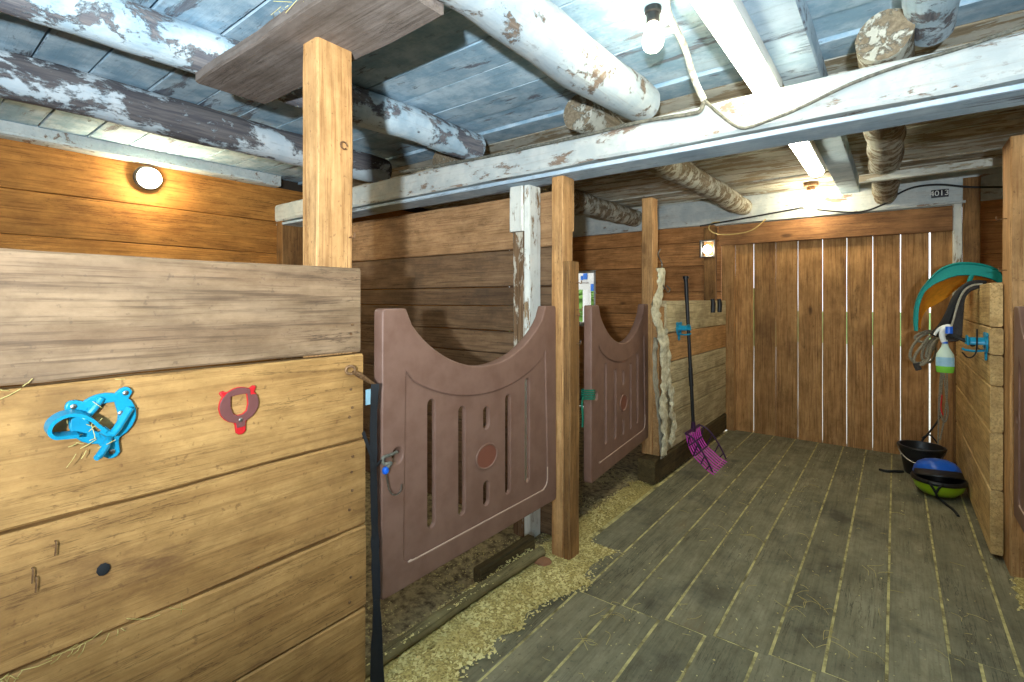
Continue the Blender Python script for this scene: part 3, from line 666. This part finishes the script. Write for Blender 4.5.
# blue bracket on the far low partition and on the right wall (complete ones)
def whole_bracket(Mx, label, loc):
    t = thing('mounted_bridle_bracket', label, 'bracket', loc, 'bridle brackets')
    m = MB(); m.plate([bracket_outline(), HOLE], 0, .01, .003, Mx); m.build('plate', M['blue'], t)
    m = MB(); N = 14; rows = []
    for i in range(N+1):
        a = math.radians(-20 + 220*i/N); rows.append([Mx @ V((.04*math.cos(a)*k, .03*math.sin(a)*k + .002, z)) for z, k in ((.008,1),(.03,.95),(.07,.95),(.078,1.3),(.084,1.32),(.078,1.02),(.07,.8),(.03,.8),(.008,.84))])
    m.grid(rows); m.build('holder_band', M['blue'], t)
    m = MB(); m.tube([Mx @ V(q) for q in ((0,-.04,.008),(0,-.046,.05),(0,-.04,.09),(0,-.032,.1))], .006, 8); m.build('peg', M['blue'], t)
    return t
p = at(679, 329, X=-1.39); whole_bracket(basis((-1.394, p.y, p.z), (0,1,0), (0,0,1), (1,0,0)), 'turquoise bridle bracket beside the fork handle on the low far stall front', (-1.39, p.y, p.z-.08))
whole_bracket(basis((.389, 3.66, 1.118), (0,-1,0), (0,0,1), (-1,0,0)), 'turquoise bridle bracket projecting from the low plank wall on the right', (.39, 3.66, 1.03))
# two black hooks on the far low partition
for (u, lb) in ((712.5, 'left one of two short black rubber tubes on the top board by the door'), (719, 'right one of two short black rubber tubes on the top board by the door')):
    p = at(u, 299, X=-1.385); m = MB(); m.tube([V((-1.385, p.y, p.z)), V((-1.378, p.y, p.z-.05)), V((-1.383, p.y, p.z-.13))], [.02,.024,.024], 12); m.build('rubber_tube', M['black'], label=lb, cat='tube', group='black rubber tubes by the door')

# ------------------------------------------------------------------ lead strap with snap, bungee hook
t = thing('lead_strap', 'black webbing strap hanging between the plank partition and the near gate', 'strap', (-1.36, 1.03, 0))
def strip(path, wv, th=.003, wob=0.0):
    m = MB(); rows = []
    N = len(path); vs = []
    for i, p in enumerate(path):
        tg = (path[min(i+1, N-1)] - path[max(i-1, 0)]).normalized(); w_ = V(wv(i) if callable(wv) else wv); n = tg.cross(w_).normalized(); k = wob*nz((i*.45, 3.3, 1))
        vs += [p - w_*.5 + n*(th + k), p + w_*.5 + n*(th - k), p + w_*.5 - n*(th + k), p - w_*.5 - n*(th - k)]
    fs = []
    for i in range(N-1):
        for j in range(4): fs.append((i*4+j, i*4+(j+1) % 4, (i+1)*4+(j+1) % 4, (i+1)*4+j))
    fs.append((3,2,1,0)); e = (N-1)*4; fs.append((e,e+1,e+2,e+3)); m.add(vs, fs); return m
XP = -1.372
strip(spline(pxs([(375,384),(373.5,420),(373.5,470),(374.5,520),(375.5,560),(376.5,610),(374,660),(375,690)], X=XP), 6), V((.008,.024,0)), .002, .014).build('webbing', M['blackcloth'], t)
strip(spline(pxs([(376.5,600),(379,630),(380,660),(382,692)], X=XP+.005), 6), V((.012,.016,0)), .002, .006).build('loose_end', M['blackcloth'], t)
strip(spline(pxs([(363,432),(370,452),(375,465),(380,462)], X=XP), 6), V((.004,.006,.012)), .002, .003).build('tie', M['blackcloth'], t)
t = thing('snap_hook', 'brass coloured snap hook screwed to the end of the near plank partition', 'hook', tuple(at(353, 371, X=-1.39)))
c0 = at(350.5, 370, X=-1.392)
m = MB(); m.tube([c0 + V((.006*math.cos(a), .013*math.cos(a), .013*math.sin(a))) for a in [2*math.pi*i/14 for i in range(14)]], .0045, 8, closed=True); m.build('ring', M['rust'], t)
m = MB(); m.tube(pxs([(353,372),(359,375),(364,378),(370,382),(376,385)], X=-1.385), [.006,.009,.008,.006,.004], 10); m.build('body', M['rust'], t)
m = MB(); q = pxs([(366,390),(372,404)], X=-1.43); m.box(-1.436,-1.43, q[0].y, q[1].y, q[1].z, q[0].z, .001); m.build('hanging_tag', M['labelblue'], label='pale blue tag in the gap beside the near gate', cat='tag')
t = thing('bungee_hook', 'wire hook with a blue knob hanging from the latch hole of the near gate', 'hook', tuple(at(392, 495, X=-1.385)))
m = MB(); m.tube(spline([at(397,452,X=-1.41), at(390,455,X=-1.392), at(383,458,X=-1.385), at(384,464,X=-1.385), at(391,463,X=-1.38), at(386,469,X=-1.382)], 6), .006, 8); m.build('loop', M['cable'], t)
p = at(385.5, 470.5, X=-1.383); m = MB(); m.lathe([(.003,-.013),(.01,-.009),(.0125,0),(.01,.009),(.003,.013)], 14, p); m.build('knob', M['blue2'], t, label='bright blue knob')
m = MB(); m.tube(spline(pxs([(386,475),(387.5,482),(388.5,488),(392,494),(397,494.5),(401,490),(401.5,484.5)], X=-1.383), 6), .0028, 8); m.build('wire', M['metal'], t)
# green twine on the far gate, snap on its chain
t = thing('twine_tie', 'green twine tied round the near edge of the far gate', 'twine', (-1.37, 2.46, .8))
m = MB()
for k in range(5):
    zc = .79 + .012*k; m.tube(spline([V((-1.348, 2.51, zc)), V((-1.346, 2.482, zc+.004)), V((-1.385, 2.478, zc)), V((-1.418, 2.482, zc-.004)), V((-1.42, 2.52, zc))], 5), .005, 6)
m.tube(spline([V((-1.4,2.475,.8)), V((-1.39,2.44,.77)), V((-1.38,2.43,.7)), V((-1.385,2.435,.64))], 6), .006, 6)
m.build('twine', M['green'], t)
m = MB(); m.tube(spline([V((-1.325,2.31,1.13)), V((-1.34,2.335,1.12)), V((-1.36,2.355,1.1)), V((-1.37,2.365,1.06))], 5), .005, 8); m.tube(spline([V((-1.375,2.365,1.06)), V((-1.375,2.37,1.0)), V((-1.38,2.38,.86)), V((-1.38,2.4,.8))], 5), .008, 8)
m.build('latch_chain', M['black'], label='dark latch chain hanging between the tall post and the far gate', cat='chain')

# ------------------------------------------------------------------ canvas strap bundle on the post
t = thing('canvas_strap', 'long crumpled beige canvas strap hanging on the post left of the fork', 'strap', (-1.37, 3.6, .2))
def crumple(pix, w, mat, nm, X, amp=.02, th=.012):
    path = spline(pxs(pix, X=X), 8); N = len(path); m = MB(); rows = []
    for i, p in enumerate(path):
        tg = (path[min(i+1,N-1)] - path[max(i-1,0)]).normalized(); wv = tg.cross(V((1,0,0))).normalized(); ring = []
        kk = 1 + .35*nz((i*.5, X*9, 0)) + .2*nz((i*1.3, 2, X)); 
        for j in range(12):
            a = 2*math.pi*j/12; q = p + wv*(w/2*kk*math.cos(a)) + V((1,0,0))*(th*math.sin(a))
            q = q + V((1,0,0))*amp*(nz(q, 16, X*3) + .6*nz(q, 38, 2)); ring.append(q)
        rows.append(ring + [ring[0]])
    m.grid(rows); m.build(nm, mat, t)
crumple([(661,268),(661,282),(658,300),(655,312),(660,330),(664,352),(665,380),(663,405),(665,430),(664,455)], .12, M['canvas'], 'canvas', -1.355, .018)
crumple([(656,338),(655,352),(655,372),(657,395),(660,420),(662,445),(662,458)], .08, M['canvasgrey'], 'webbing', -1.378, .008, .006)
crumple([(665,330),(668,360),(670,385),(672,400),(671,412),(674,420),(672,438),(670,444)], .075, M['canvas'], 'fold', -1.372, .02)
m = MB(); m.tube(spline(pxs([(660.5,249),(658,254),(660,259),(662,264),(661,270)], X=-1.37), 5), .0045, 8); m.build('snap', M['metal'], t)
m = MB(); m.tube(spline(pxs([(661,283),(665,288),(668,292),(670,289),(667,286)], X=-1.345), 5), .005, 8); m.build('buckle', M['metal'], t)

# ------------------------------------------------------------------ manure fork
t = thing('manure_fork', 'black handled manure fork with a purple basket leaning on the low stall front', 'fork', (-1.2, 4.15, 0))
top, bot = V((-1.37, 4.12, 1.535)), V((-1.315, 4.14, .33))
mid = top.lerp(bot, .63)
m = MB(); m.tube([top, top.lerp(bot,.02), top.lerp(bot,.3), mid, mid.lerp(bot,.04), bot], [.017,.017,.015,.0145,.0145,.0145], 12); m.build('handle', M['black'], t)
m = MB(); m.lathe([(.018,-.012),(.024,-.01),(.024,.01),(.018,.013)], 12, top); m.build('end_cap', M['black'], t)
m = MB(); m.tube([mid.lerp(bot,-.03), mid.lerp(bot,.3)], [.0175,.0185], 12); m.build('grip_sleeve', M['black'], t)
m = MB(); m.tube([bot + V((0,0,.02)), V((-1.315,4.14,.27))], [.017,.021], 12); m.build('socket', M['purpledark'], t)
NT_ = 8; ya, yb = 3.985, 4.31
def tine(yq, k):
    fl = .02*(k); return spline([V((-1.32, yq, .285)), V((-1.305, yq, .2)), V((-1.26, yq+fl*.3, .12)), V((-1.2, yq+fl*.6, .07)), V((-1.15, yq+fl*.8, .03)), V((-1.1, yq+fl, .008))], 5)
for i in range(NT_):
    k = 2*i/(NT_-1)-1; m = MB(); pth = tine(ya + (yb-ya)*i/(NT_-1), k); m.tube(pth, [.0052]*(len(pth)-3) + [.005,.004,.003], 6); m.build('tine', M['purple'], t)
m = MB(); m.tube([V((-1.32, ya-.01, .285)), V((-1.32, yb+.01, .285))], .012, 8); m.tube([V((-1.3, ya-.005, .19)), V((-1.3, yb+.005, .19))], .007, 8); m.tube([V((-1.255, ya-.005, .117)), V((-1.255, yb+.005, .117))], .006, 8); m.build('crossbar', M['purpledark'], t)
for yq, s in ((ya-.012,-1), (yb+.012,1)):
    m = MB(); q = [V((-1.32,yq,.285)), V((-1.26,yq+.01*s,.26)), V((-1.2,yq+.02*s,.19)), V((-1.15,yq+.02*s,.11)), V((-1.11,yq+.02*s,.03))]
    q = spline(q, 5); m.tube(q, .007, 8)
    lo = tine(yq, s)
    for a in (3, 8, 13, 17): m.tube([q[min(a, len(q)-1)], lo[min(a+2, len(lo)-1)]], .005, 6)
    m.build('side_guard', M['purpledark'], t)

# ------------------------------------------------------------------ saddle pad over the right wall
t = thing('saddle_pad', 'teal saddle pad with orange lining draped over the low right wall', 'saddle pad', (.38, 4.4, 1.3))
Yn, Yf = 4.2, 4.75
outp = pxs([(914,331),(913,318),(915,303),(921,289),(929,279),(938,270),(950,264),(963,262),(978,263),(991,266),(1000,271),(1004,279)], Y=Yn)
th_ = [.02,.03,.03,.03,.045,.075,.085,.085,.08,.075,.065,.04]
outp = spline(outp, 4); th_ = [th_[min(int(i/4), 11)]*(1-(i % 4)/4) + th_[min(int(i/4)+1, 11)]*((i % 4)/4) for i in range(len(outp))]
cen = V((.36, 0, 1.15))
def inw(p, d):
    v = V((cen.x - p.x, 0, cen.z - p.z)).normalized(); return p + v*d
backp = spline(pxs([(921,329),(921,324),(923,316),(928,309),(937,304),(948,297),(957,289),(966,283),(976,280),(986,280),(996,281),(1004,283)], Y=4.5), 4)
N = len(outp)
fo = [p for p in outp]; fi = [inw(p, th) for p, th in zip(outp, th_)]
bo = [p + V((0, .0, .03)) - V((.012,0,0)) for p in backp]
m = MB(); m.grid([[bo[i], fo[i].lerp(bo[i], .5) + V((-.01,0,.03)), fo[i].lerp(bo[i], .15) + V((-.002,0,.008)), fo[i]] for i in range(N)]); m.build('outer_cover', M['teal'], t)
m = MB(); m.grid([[fi[i] + V((0,.004,0)), fi[i].lerp(backp[i], .3) + V((-.004,.03,.012)), fi[i].lerp(backp[i], .7) + V((-.004,.03,.01)), backp[i]] for i in range(N)]); m.build('lining', M['orange'], t, label='orange lining')
m = MB(); m.grid([[fo[i] + V((0,.012,0)), fo[i], inw(outp[i], th_[i]*.1) + V((0,-.008,0)), inw(outp[i], th_[i]*.2) + V((0,.001,0)), inw(outp[i], th_[i]*.85), inw(outp[i], th_[i]*.95) + V((0,-.004,0)), fi[i] + V((0,.006,0))] for i in range(N)]); m.build('front_binding', M['teal'], t)
m = MB(); m.grid([[bo[i], backp[i]] for i in range(N)]); m.build('back_binding', M['teal'], t)
m = MB(); m.tube(pxs([(972,275),(969,282)], Y=Yn+.0), .012, 8); m.build('tab', M['teal'], t)
# black girth cloth hanging beside it
t = thing('girth', 'black padded girth hanging over the low right wall under the teal pad', 'girth', (.3, 4.0, 1.15))
U_ = spline(pxs([(986,281),(974,280),(962,285),(952,297),(945,313),(938,325),(929,334)], Y=4.02), 5)
L_ = spline(pxs([(986,288),(974,290),(966,297),(964,310),(963,324),(961,338),(952,342)], Y=3.98), 5)
def between(a, b, f0, f1, lift, nm, mat):
    m = MB(); rows = []
    for i, (p, q) in enumerate(zip(a, b)):
        rows.append([p.lerp(q, f0 + (f1-f0)*j/8) + V((0, -lift*math.sin(math.pi*j/8) - .012*nz((i*.3, j*.4, 0)), 0)) for j in range(9)])
    m.grid(rows); o = m.build(nm, mat, t); sd = o.modifiers.new('thick', 'SOLIDIFY'); sd.thickness = .012
between(U_, L_, 0, .5, .03, 'cloth', M['blackcloth']); between(U_, L_, .45, 1, .012, 'lining', M['greycloth'])
m = MB(); m.tube(spline([p.lerp(q, .47) + V((0,-.03,0)) for p, q in list(zip(U_, L_))[2::4]], 5), .006, 6); m.build('piping', M['canvasgrey'], t)
# ropes, bottle
t = thing('hanging_rope_coil', 'grey rope coiled in loops hanging below the teal pad by the door', 'rope', tuple(at(927, 366, Y=4.3)))
m = MB()
for lp, Yq in (([(945,330),(925,334),(914,344),(910,356),(916,363),(926,360),(931,348),(934,338)], 4.3), ([(944,333),(930,336),(922,346),(916,354),(914,361),(921,365),(929,358),(932,345)], 4.25), ([(940,334),(928,331),(916,336),(918,341),(932,344),(936,352),(930,362),(922,358),(926,344)], 4.34), ([(938,336),(929,345),(926,357),(931,352),(936,343)], 4.28)):
    m.tube(spline(pxs(lp, Y=Yq), 6, closed=True), .0085, 8, closed=True)
m.build('coil', M['rope'], t)
m = MB(); m.tube(spline(pxs([(916,363),(917,366),(919,370)], Y=4.25), 3), .018, 8); m.build('knot', M['greycloth'], t)
t = thing('lead_rope', 'thin cords hanging down from behind the spray bottle to the bucket', 'rope', tuple(at(940, 440, Y=4.9)))
m = MB()
for lp in ([(941,372),(939,400),(938.5,425),(938,444)], [(944,372),(946,395),(948,412),(945,422),(941,415),(941,395),(943,372)], [(947,373),(947,395),(944,420),(940,440)]):
    m.tube(spline(pxs(lp, Y=4.85), 6), .006, 6)
m.build('cords', M['rope'], t)
m = MB(); m.tube(spline(pxs([(942,395),(941,408),(943,415)], Y=4.83), 4), .005, 6); m.build('red_end', M['red'], t, label='red cord end')
Yq = 3.78; b0 = at(945, 373, Y=Yq); k = (at(957, 350, Y=Yq) - at(933, 350, Y=Yq)).x
t = thing('hanging_spray_bottle', 'spray bottle with green liquid hanging by its trigger on the right wall', 'bottle', tuple(b0))
def zz(v): return at(945, v, Y=Yq).z
hw = k/2*.8
m = MB(); m.lathe([(hw*.86, zz(372.5)), (hw*.95, zz(371)), (hw, zz(367)), (hw, zz(366))], 28, (b0.x, b0.y, 0), sx=1, sy=.62); m.build('liquid_base', M['liquid'], t, label='green liquid at the bottom')
m = MB(); m.lathe([(hw, zz(366)), (hw, zz(358)), (hw*.93, zz(354)), (hw*.7, zz(351)), (hw*.42, zz(347)), (hw*.3, zz(343)), (hw*.28, zz(340))], 28, (b0.x, b0.y, 0), sx=1, sy=.62, capb=False); m.build('body', M['bottle'], t)
m = MB(); rows = []
for i in range(15):
    a = math.radians(-160 + 140*i/14); rows.append([V((b0.x + hw*1.02*math.cos(a), b0.y + hw*.63*1.02*math.sin(a), z_)) for z_ in (zz(366), zz(362), zz(357))])
m.grid(rows); m.build('label', M['labelblue'], t, label='pale blue wrap label')
m = MB(); m.lathe([(hw*.34, zz(343.5)), (hw*.34, zz(341.5))], 18, (b0.x, b0.y, 0)); m.build('collar', M['blue2'], t)
m = MB(); m.tube(spline(pxs([(944,342),(942,335),(943,330),(947,327),(950,327)], Y=Yq), 5), [.014]*12 + [.016]*9, 10); m.tube(spline(pxs([(948,326),(943,326.5),(938,330),(934.5,335)], Y=Yq), 5), .007, 8); m.build('spray_head', M['whiteplastic'], t)
p = at(948.5, 330, Y=Yq-.01); m = MB(); m.box(p.x-.014, p.x+.018, p.y-.012, p.y+.012, p.z-.02, p.z+.02, .004); m.build('trigger', M['blue2'], t)
m = MB(); m.tube(spline([at(948,336,Y=Yq), at(956,337,Y=Yq-.03), V((.33,3.7,1.11)), V((.335,3.69,1.1))], 6), .011, 8); m.tube(spline(pxs([(962,352),(967,357),(972,357),(976,352),(977,340),(977,329)], Y=3.62), 6), .004, 6); m.build('hanging_strap', M['black'], label='black strap tying the spray bottle to the turquoise bracket', cat='strap')

# ------------------------------------------------------------------ bucket and helmets
bc = V((.16, 5.0, 0))
t = thing('bucket', 'black rubber bucket standing on the floor in the corner by the door', 'bucket', tuple(bc))
m = MB(); m.lathe([(.001,.012),(.085,.012),(.098,.005),(.102,.0),(.105,.006),(.138,.2),(.149,.203),(.153,.212),(.149,.22),(.138,.22),(.133,.205),(.098,.03),(.085,.02),(.001,.02)], 36, bc, capb=False, capt=False); m.build('tub', M['black'], t)
m = MB(); m.tube(spline([V((.01,5.02,.205)), V((.035,4.91,.16)), V((.09,4.862,.12)), V((.16,4.845,.11)), V((.24,4.87,.13)), V((.29,4.94,.18)), V((.31,5.02,.21))], 6), .005, 8); m.build('bail_handle', M['metal'], t)
m = MB(); m.tube(spline([V((.05,4.93,.012)), V((-.0,4.9,.012)), V((-.05,4.86,.012)), V((-.1,4.88,.01))], 6), .01, 8); m.build('strap_end', M['black'], label='black strap end lying on the floor left of the bucket', cat='strap')
m = MB(); m.tube(spline(pxs([(938,444),(930,435),(922,438)], Y=4.98) , 5), .006, 6); m.tube(spline([at(922,441,Y=4.98), at(935,425,Y=5.1), at(941,415,Y=5.2)], 5), .007, 6); m.build('dark_cord', M['blackcloth'], label='dark cord rising from the bucket along the door', cat='cord')
hc = V((.235, 4.5, 0))
t = thing('riding_helmet', 'lime green helmet lying upside down on the floor in front of the bucket', 'helmet', tuple(hc))
def dome(prof, c, sx, sy, Mx=None, n=36):
    m = MB(); m.lathe(prof, n, c, Mx, capb=False, capt=False, sx=sx, sy=sy); return m
dome([(.002,.008),(.05,.012),(.09,.028),(.118,.06),(.13,.1),(.132,.118)], hc, 1.1, 1.18).build('shell', M['lime_green'], t)
dome([(.136,.108),(.138,.122),(.132,.134),(.122,.134),(.116,.122),(.1,.07),(.06,.04),(.002,.03)], hc, 1.1, 1.18).build('rim_and_liner', M['black'], t)
m = MB()
def onshell(a, z, k=1.02):
    r = {.13:.134,.118:.132,.1:.13,.06:.118,.028:.09}[z]*k; return hc + V((r*1.1*math.cos(a), r*1.18*math.sin(a), z))
a0 = math.radians(-100)
m.tube(spline([onshell(a0-.25,.13,1.04), onshell(a0-.1,.1,1.03), onshell(a0+.02,.06,1.04), onshell(a0+.05,.028,1.05), hc + V((-.0,-.1,.012)), hc + V((.03,-.18,.008)), hc + V((.06,-.26,.006)), hc + V((.075,-.36,.006))], 5), .008, 6)
m.tube(spline([onshell(a0+.28,.13,1.04), onshell(a0+.14,.1,1.03), onshell(a0+.03,.06,1.04)], 5), .008, 6)
m.build('chin_strap', M['blackcloth'], t)
hb = hc + V((-.0, .075, .105))
t = thing('riding_helmet', 'blue helmet resting on top of the upturned lime green helmet', 'helmet', tuple(hb), )
Mx = Matrix.Rotation(math.radians(-16), 3, 'X') @ Matrix.Rotation(math.radians(-4), 3, 'Y')
dome([(.128,.01),(.128,.04),(.118,.075),(.095,.105),(.055,.125),(.002,.132)], hb, 1.06, 1.1, Mx).build('shell', M['blue2'], t)
dome([(.12,.012),(.132,.006),(.134,.016),(.13,.03)], hb, 1.06, 1.1, Mx).build('rim', M['black'], t)
m = MB(); rows = []
for i in range(13):
    a = math.radians(-150 + 120*i/12); rows.append([hb + Mx @ V((r*1.06*math.cos(a), r*1.1*math.sin(a), z_)) for r, z_ in ((.126,.05),(.138,.046),(.185*(.8+.2*math.sin(math.pi*i/12)),.012),(.185*(.8+.2*math.sin(math.pi*i/12)),.004),(.128,.012))])
m.grid(rows); m.build('peak', M['black'], t)

# ------------------------------------------------------------------ pole in the gateway, shavings, straw
m = MB(); m.tube(spline([V((-1.5,.6,.03)), V((-1.495,1.2,.035)), V((-1.49,1.7,.033)), V((-1.46,2.14,.04))], 8), .028, 12, rough=.12, rs=12); m.build('wooden_pole', M['polewood'], label='round wooden pole lying on the ground under the near gate', cat='pole')
m = MB(); m.board((-1.56,1.75,.05), (-1.54,2.16,.06), .07, .05, (0,0,1), 8, .004, .006); m.build('wood_block', M['sill'], label='wood offcut coloured dark for the shade under the hinge side of the near gate', cat='offcut')  # its dark colour stands in for the shade under the gate

def shave_w(x, y):
    """how thick the shavings lie along the gate line"""
    w = 0
    if y < 3.5:
        e = -1.18 + .075*nz((0, y*2.3, 0)) + .03*nz((0, y*8, 2)) - (.17 if y > 2.45 else 0) + (.12*max(0, 1-abs(y-2.02)/.22)) - .08*max(0, 1-abs(y-3.4)/.5) - .05*max(0,(1.3-y))
        w = min(1, max(0, (e + .04*nz((x*9, y*9, 4)) - x)/.1))*min(1, max(0, (x + 1.56)/.05))
    if x > .3:
        d = math.hypot((x-.62)/.22, (y-3.2)/.5); w = max(w, min(1, max(0, (1-d)/.25)))
    return w
m = MB(); rows = []
for i in range(40):
    x = -1.6 + .58*i/39; rows.append([V((x, .3 + 3.3*j/160, -.012 + (.02 + .008*nz((x*22, j*.6, 0)))*shave_w(x, .3 + 3.3*j/160))) for j in range(161)])
m.grid(rows); m.f = [f[::-1] for f in m.f]
rows = []; m2 = MB()
for i in range(20):
    x = .36 + .5*i/19; rows.append([V((x, 2.6 + 1.1*j/40, -.012 + (.018 + .008*nz((x*22, j*.6, 0)))*shave_w(x, 2.6 + 1.1*j/40))) for j in range(41)])
m2.grid(rows); m.add(m2.v, [f[::-1] for f in m2.f])
m.mi = 1; cnt = 0
def flake(x, y, z, s):
    a = random.uniform(0, 6.28); tl = random.uniform(-.5,.5); ex = V((math.cos(a), math.sin(a), tl*.6))*s; ey = V((-math.sin(a), math.cos(a), random.uniform(-.5,.5)))*s*random.uniform(.3,.7)
    c = V((x, y, z + s*.4)); m.add([c-ex-ey, c+ex-ey*.8, c+ex*.9+ey+V((0,0,s*.3)), c-ex*.9+ey], [(0,1,2,3)])
while cnt < 9000:
    x, y = random.uniform(-1.58, -1.02), random.uniform(.4, 3.5)
    if random.random() < shave_w(x, y): flake(x, y, .005, random.uniform(.003, .009)); cnt += 1
cnt = 0
while cnt < 900:
    x, y = random.uniform(.38, .85), random.uniform(2.7, 3.7)
    if random.random() < shave_w(x, y): flake(x, y, .004, random.uniform(.003, .008)); cnt += 1
for i in range(1500):                                        # scattered over the aisle and stalls
    x, y = random.uniform(-1.2, .9), random.uniform(.9, 5.3)
    if random.random() < .35 + .3*(y < 3): flake(x, y, .001, random.uniform(.0015, .005))
for i in range(6000):
    x, y = -1.46 - abs(random.gauss(0, .28)), random.uniform(.5, 3.6)
    if nz((x*3, y*3, 7)) > -.15: flake(x, y, dirt_z(x, y) + .001, random.uniform(.002, .006))
for i in range(900):
    y = random.uniform(.6, 2.1); flake(-1.495 + random.gauss(0,.014), y, .056, random.uniform(.002, .006))
m.build('wood_shavings', [M['shavefill'], M['shaving']], label='pale yellow wood shavings spilling along the gateways and floor', cat='shavings', kind='stuff')
m = MB()
for i in range(70):
    x, y = random.uniform(-1.15, .3), random.uniform(1.2, 4.2); a = random.uniform(0, 6.28); L = random.uniform(.02, .09)
    d = V((math.cos(a), math.sin(a), 0)); n = V((-d.y, d.x, 0))*random.uniform(-.25,.25)*L
    p = V((x, y, .003)); m.tube(spline([p, p + d*L*.5 + n + V((0,0,.003)), p + d*L], 3), .0008, 4)
for (cx, cy, k) in ((-.3, 2.5, 10), (-.2, 2.36, 7), (-.72, 3.05, 6), (-1.0, 2.0, 7), (-.95, 1.75, 5), (-.1, 3.0, 4)):
    for i in range(k):
        a = random.uniform(0, 6.28); L = random.uniform(.04, .12); d = V((math.cos(a), math.sin(a), 0)); p = V((cx + random.gauss(0,.05), cy + random.gauss(0,.05), .003 + random.random()*.01))
        m.tube(spline([p, p + d*L*.5 + V((random.uniform(-.02,.02), random.uniform(-.02,.02), .006)), p + d*L], 3), .0009, 4)
m.build('straw', M['straw'], label='loose straw stalks lying on the aisle floor', cat='straw', kind='stuff')
m = MB()                                                    # straw caught in the partition seams
for i in range(46):
    yy, zz_ = random.choice(((.18,.6), (.2,.6), (.3,.6), (.42,.6), (.1,1.175), (.25,1.17), (.02,.6))); yy += random.gauss(0,.06)
    d = V((random.uniform(.0,.12), random.uniform(-1,1), random.uniform(-1,.3)))*random.uniform(.02,.06); p = V((XS+.024, yy, zz_)); m.tube([p, p + d*.5 + V((.006,0,0)), p + d], .0009, 4)
for i in range(30):
    p = V((-1.45 + random.uniform(-.15,.2), .76 + random.uniform(-.01,.05), 2.232)); d = V((random.uniform(-1,1), random.uniform(-.6,.2), random.uniform(-.5,.2)))*.06; m.tube([p, p + d*.5, p + d], .0008, 4)
m.build('straw', M['straw'], label='straw wisps poking from the plank seams and ceiling plank', cat='straw', kind='stuff')
# bent nails sticking out of the lower boards
for (u, v) in ((55, 541), (32, 568), (35.5, 577)):
    p = at(u, v, X=-1.4); m = MB(); m.tube(spline([p, p + V((.006,.0,.001)), p + V((.009,.0,-.004)), p + V((.008,-.001,-.028))], 4), .0016, 6)
    m.build('bent_nail', M['rust'], label='bent nail sticking out of the lower left partition board', cat='nail', group='bent nails in the near partition')
p = at(103, 569, X=-1.4); m = MB(); m.lathe([(.012,0),(.0125,.004),(.009,.006)], 9, p, Matrix.Rotation(math.pi/2, 3, 'Y'), sx=1.1); m.build('rubber_plug', M['blackcloth'], label='small dark plug on the third partition board', cat='plug')
# clay-coloured lump at the foot of the tall post
m = MB(); m.lathe([(.06,.012),(.055,.022),(.03,.032),(.002,.034)], 14, (-1.44, 2.1, 0), sx=1, sy=.7)
for i, v in enumerate(m.v): m.v[i] = v + V((1,1,.6))*.012*nz(v, 25)
m.build('leather_scrap', M['glove'], label='flat brown leather scrap in the shavings at the foot of the tall post', cat='scrap')

# ------------------------------------------------------------------ light: daylight outside, lamps, photographer's flash
W = bpy.data.worlds.new('World'); bpy.context.scene.world = W; W.use_nodes = True
bg = W.node_tree.nodes['Background']; bg.inputs[0].default_value = (.93, .97, 1, 1); bg.inputs[1].default_value = 2.2
l = bpy.data.lights.new('flash', 'AREA'); l.shape = 'DISK'; l.size = .09; l.energy = 300; l.color = (.82, .93, 1)
lo = bpy.data.objects.new('flash', l); lo.location = (.25, -.75, 1.38); lo.rotation_euler = V((-.5, .35, 1.2)).to_track_quat('-Z', 'Y').to_euler(); C.objects.link(lo)

cam = bpy.data.cameras.new('Camera'); cam.sensor_width = 36; cam.lens = FPX/1024*36; cam.shift_y = -(341-HOR)/1024; cam.clip_start = .02
co = bpy.data.objects.new('Camera', cam); co.location = (0,0,CAMH); co.rotation_euler = (math.pi/2, 0, YAW); C.objects.link(co)
S = bpy.context.scene; S.camera = co
S.view_settings.view_transform = 'Standard'; S.view_settings.look = 'None'; S.view_settings.gamma = 1; S.view_settings.exposure = 0.0
S.view_settings.use_curve_mapping = False
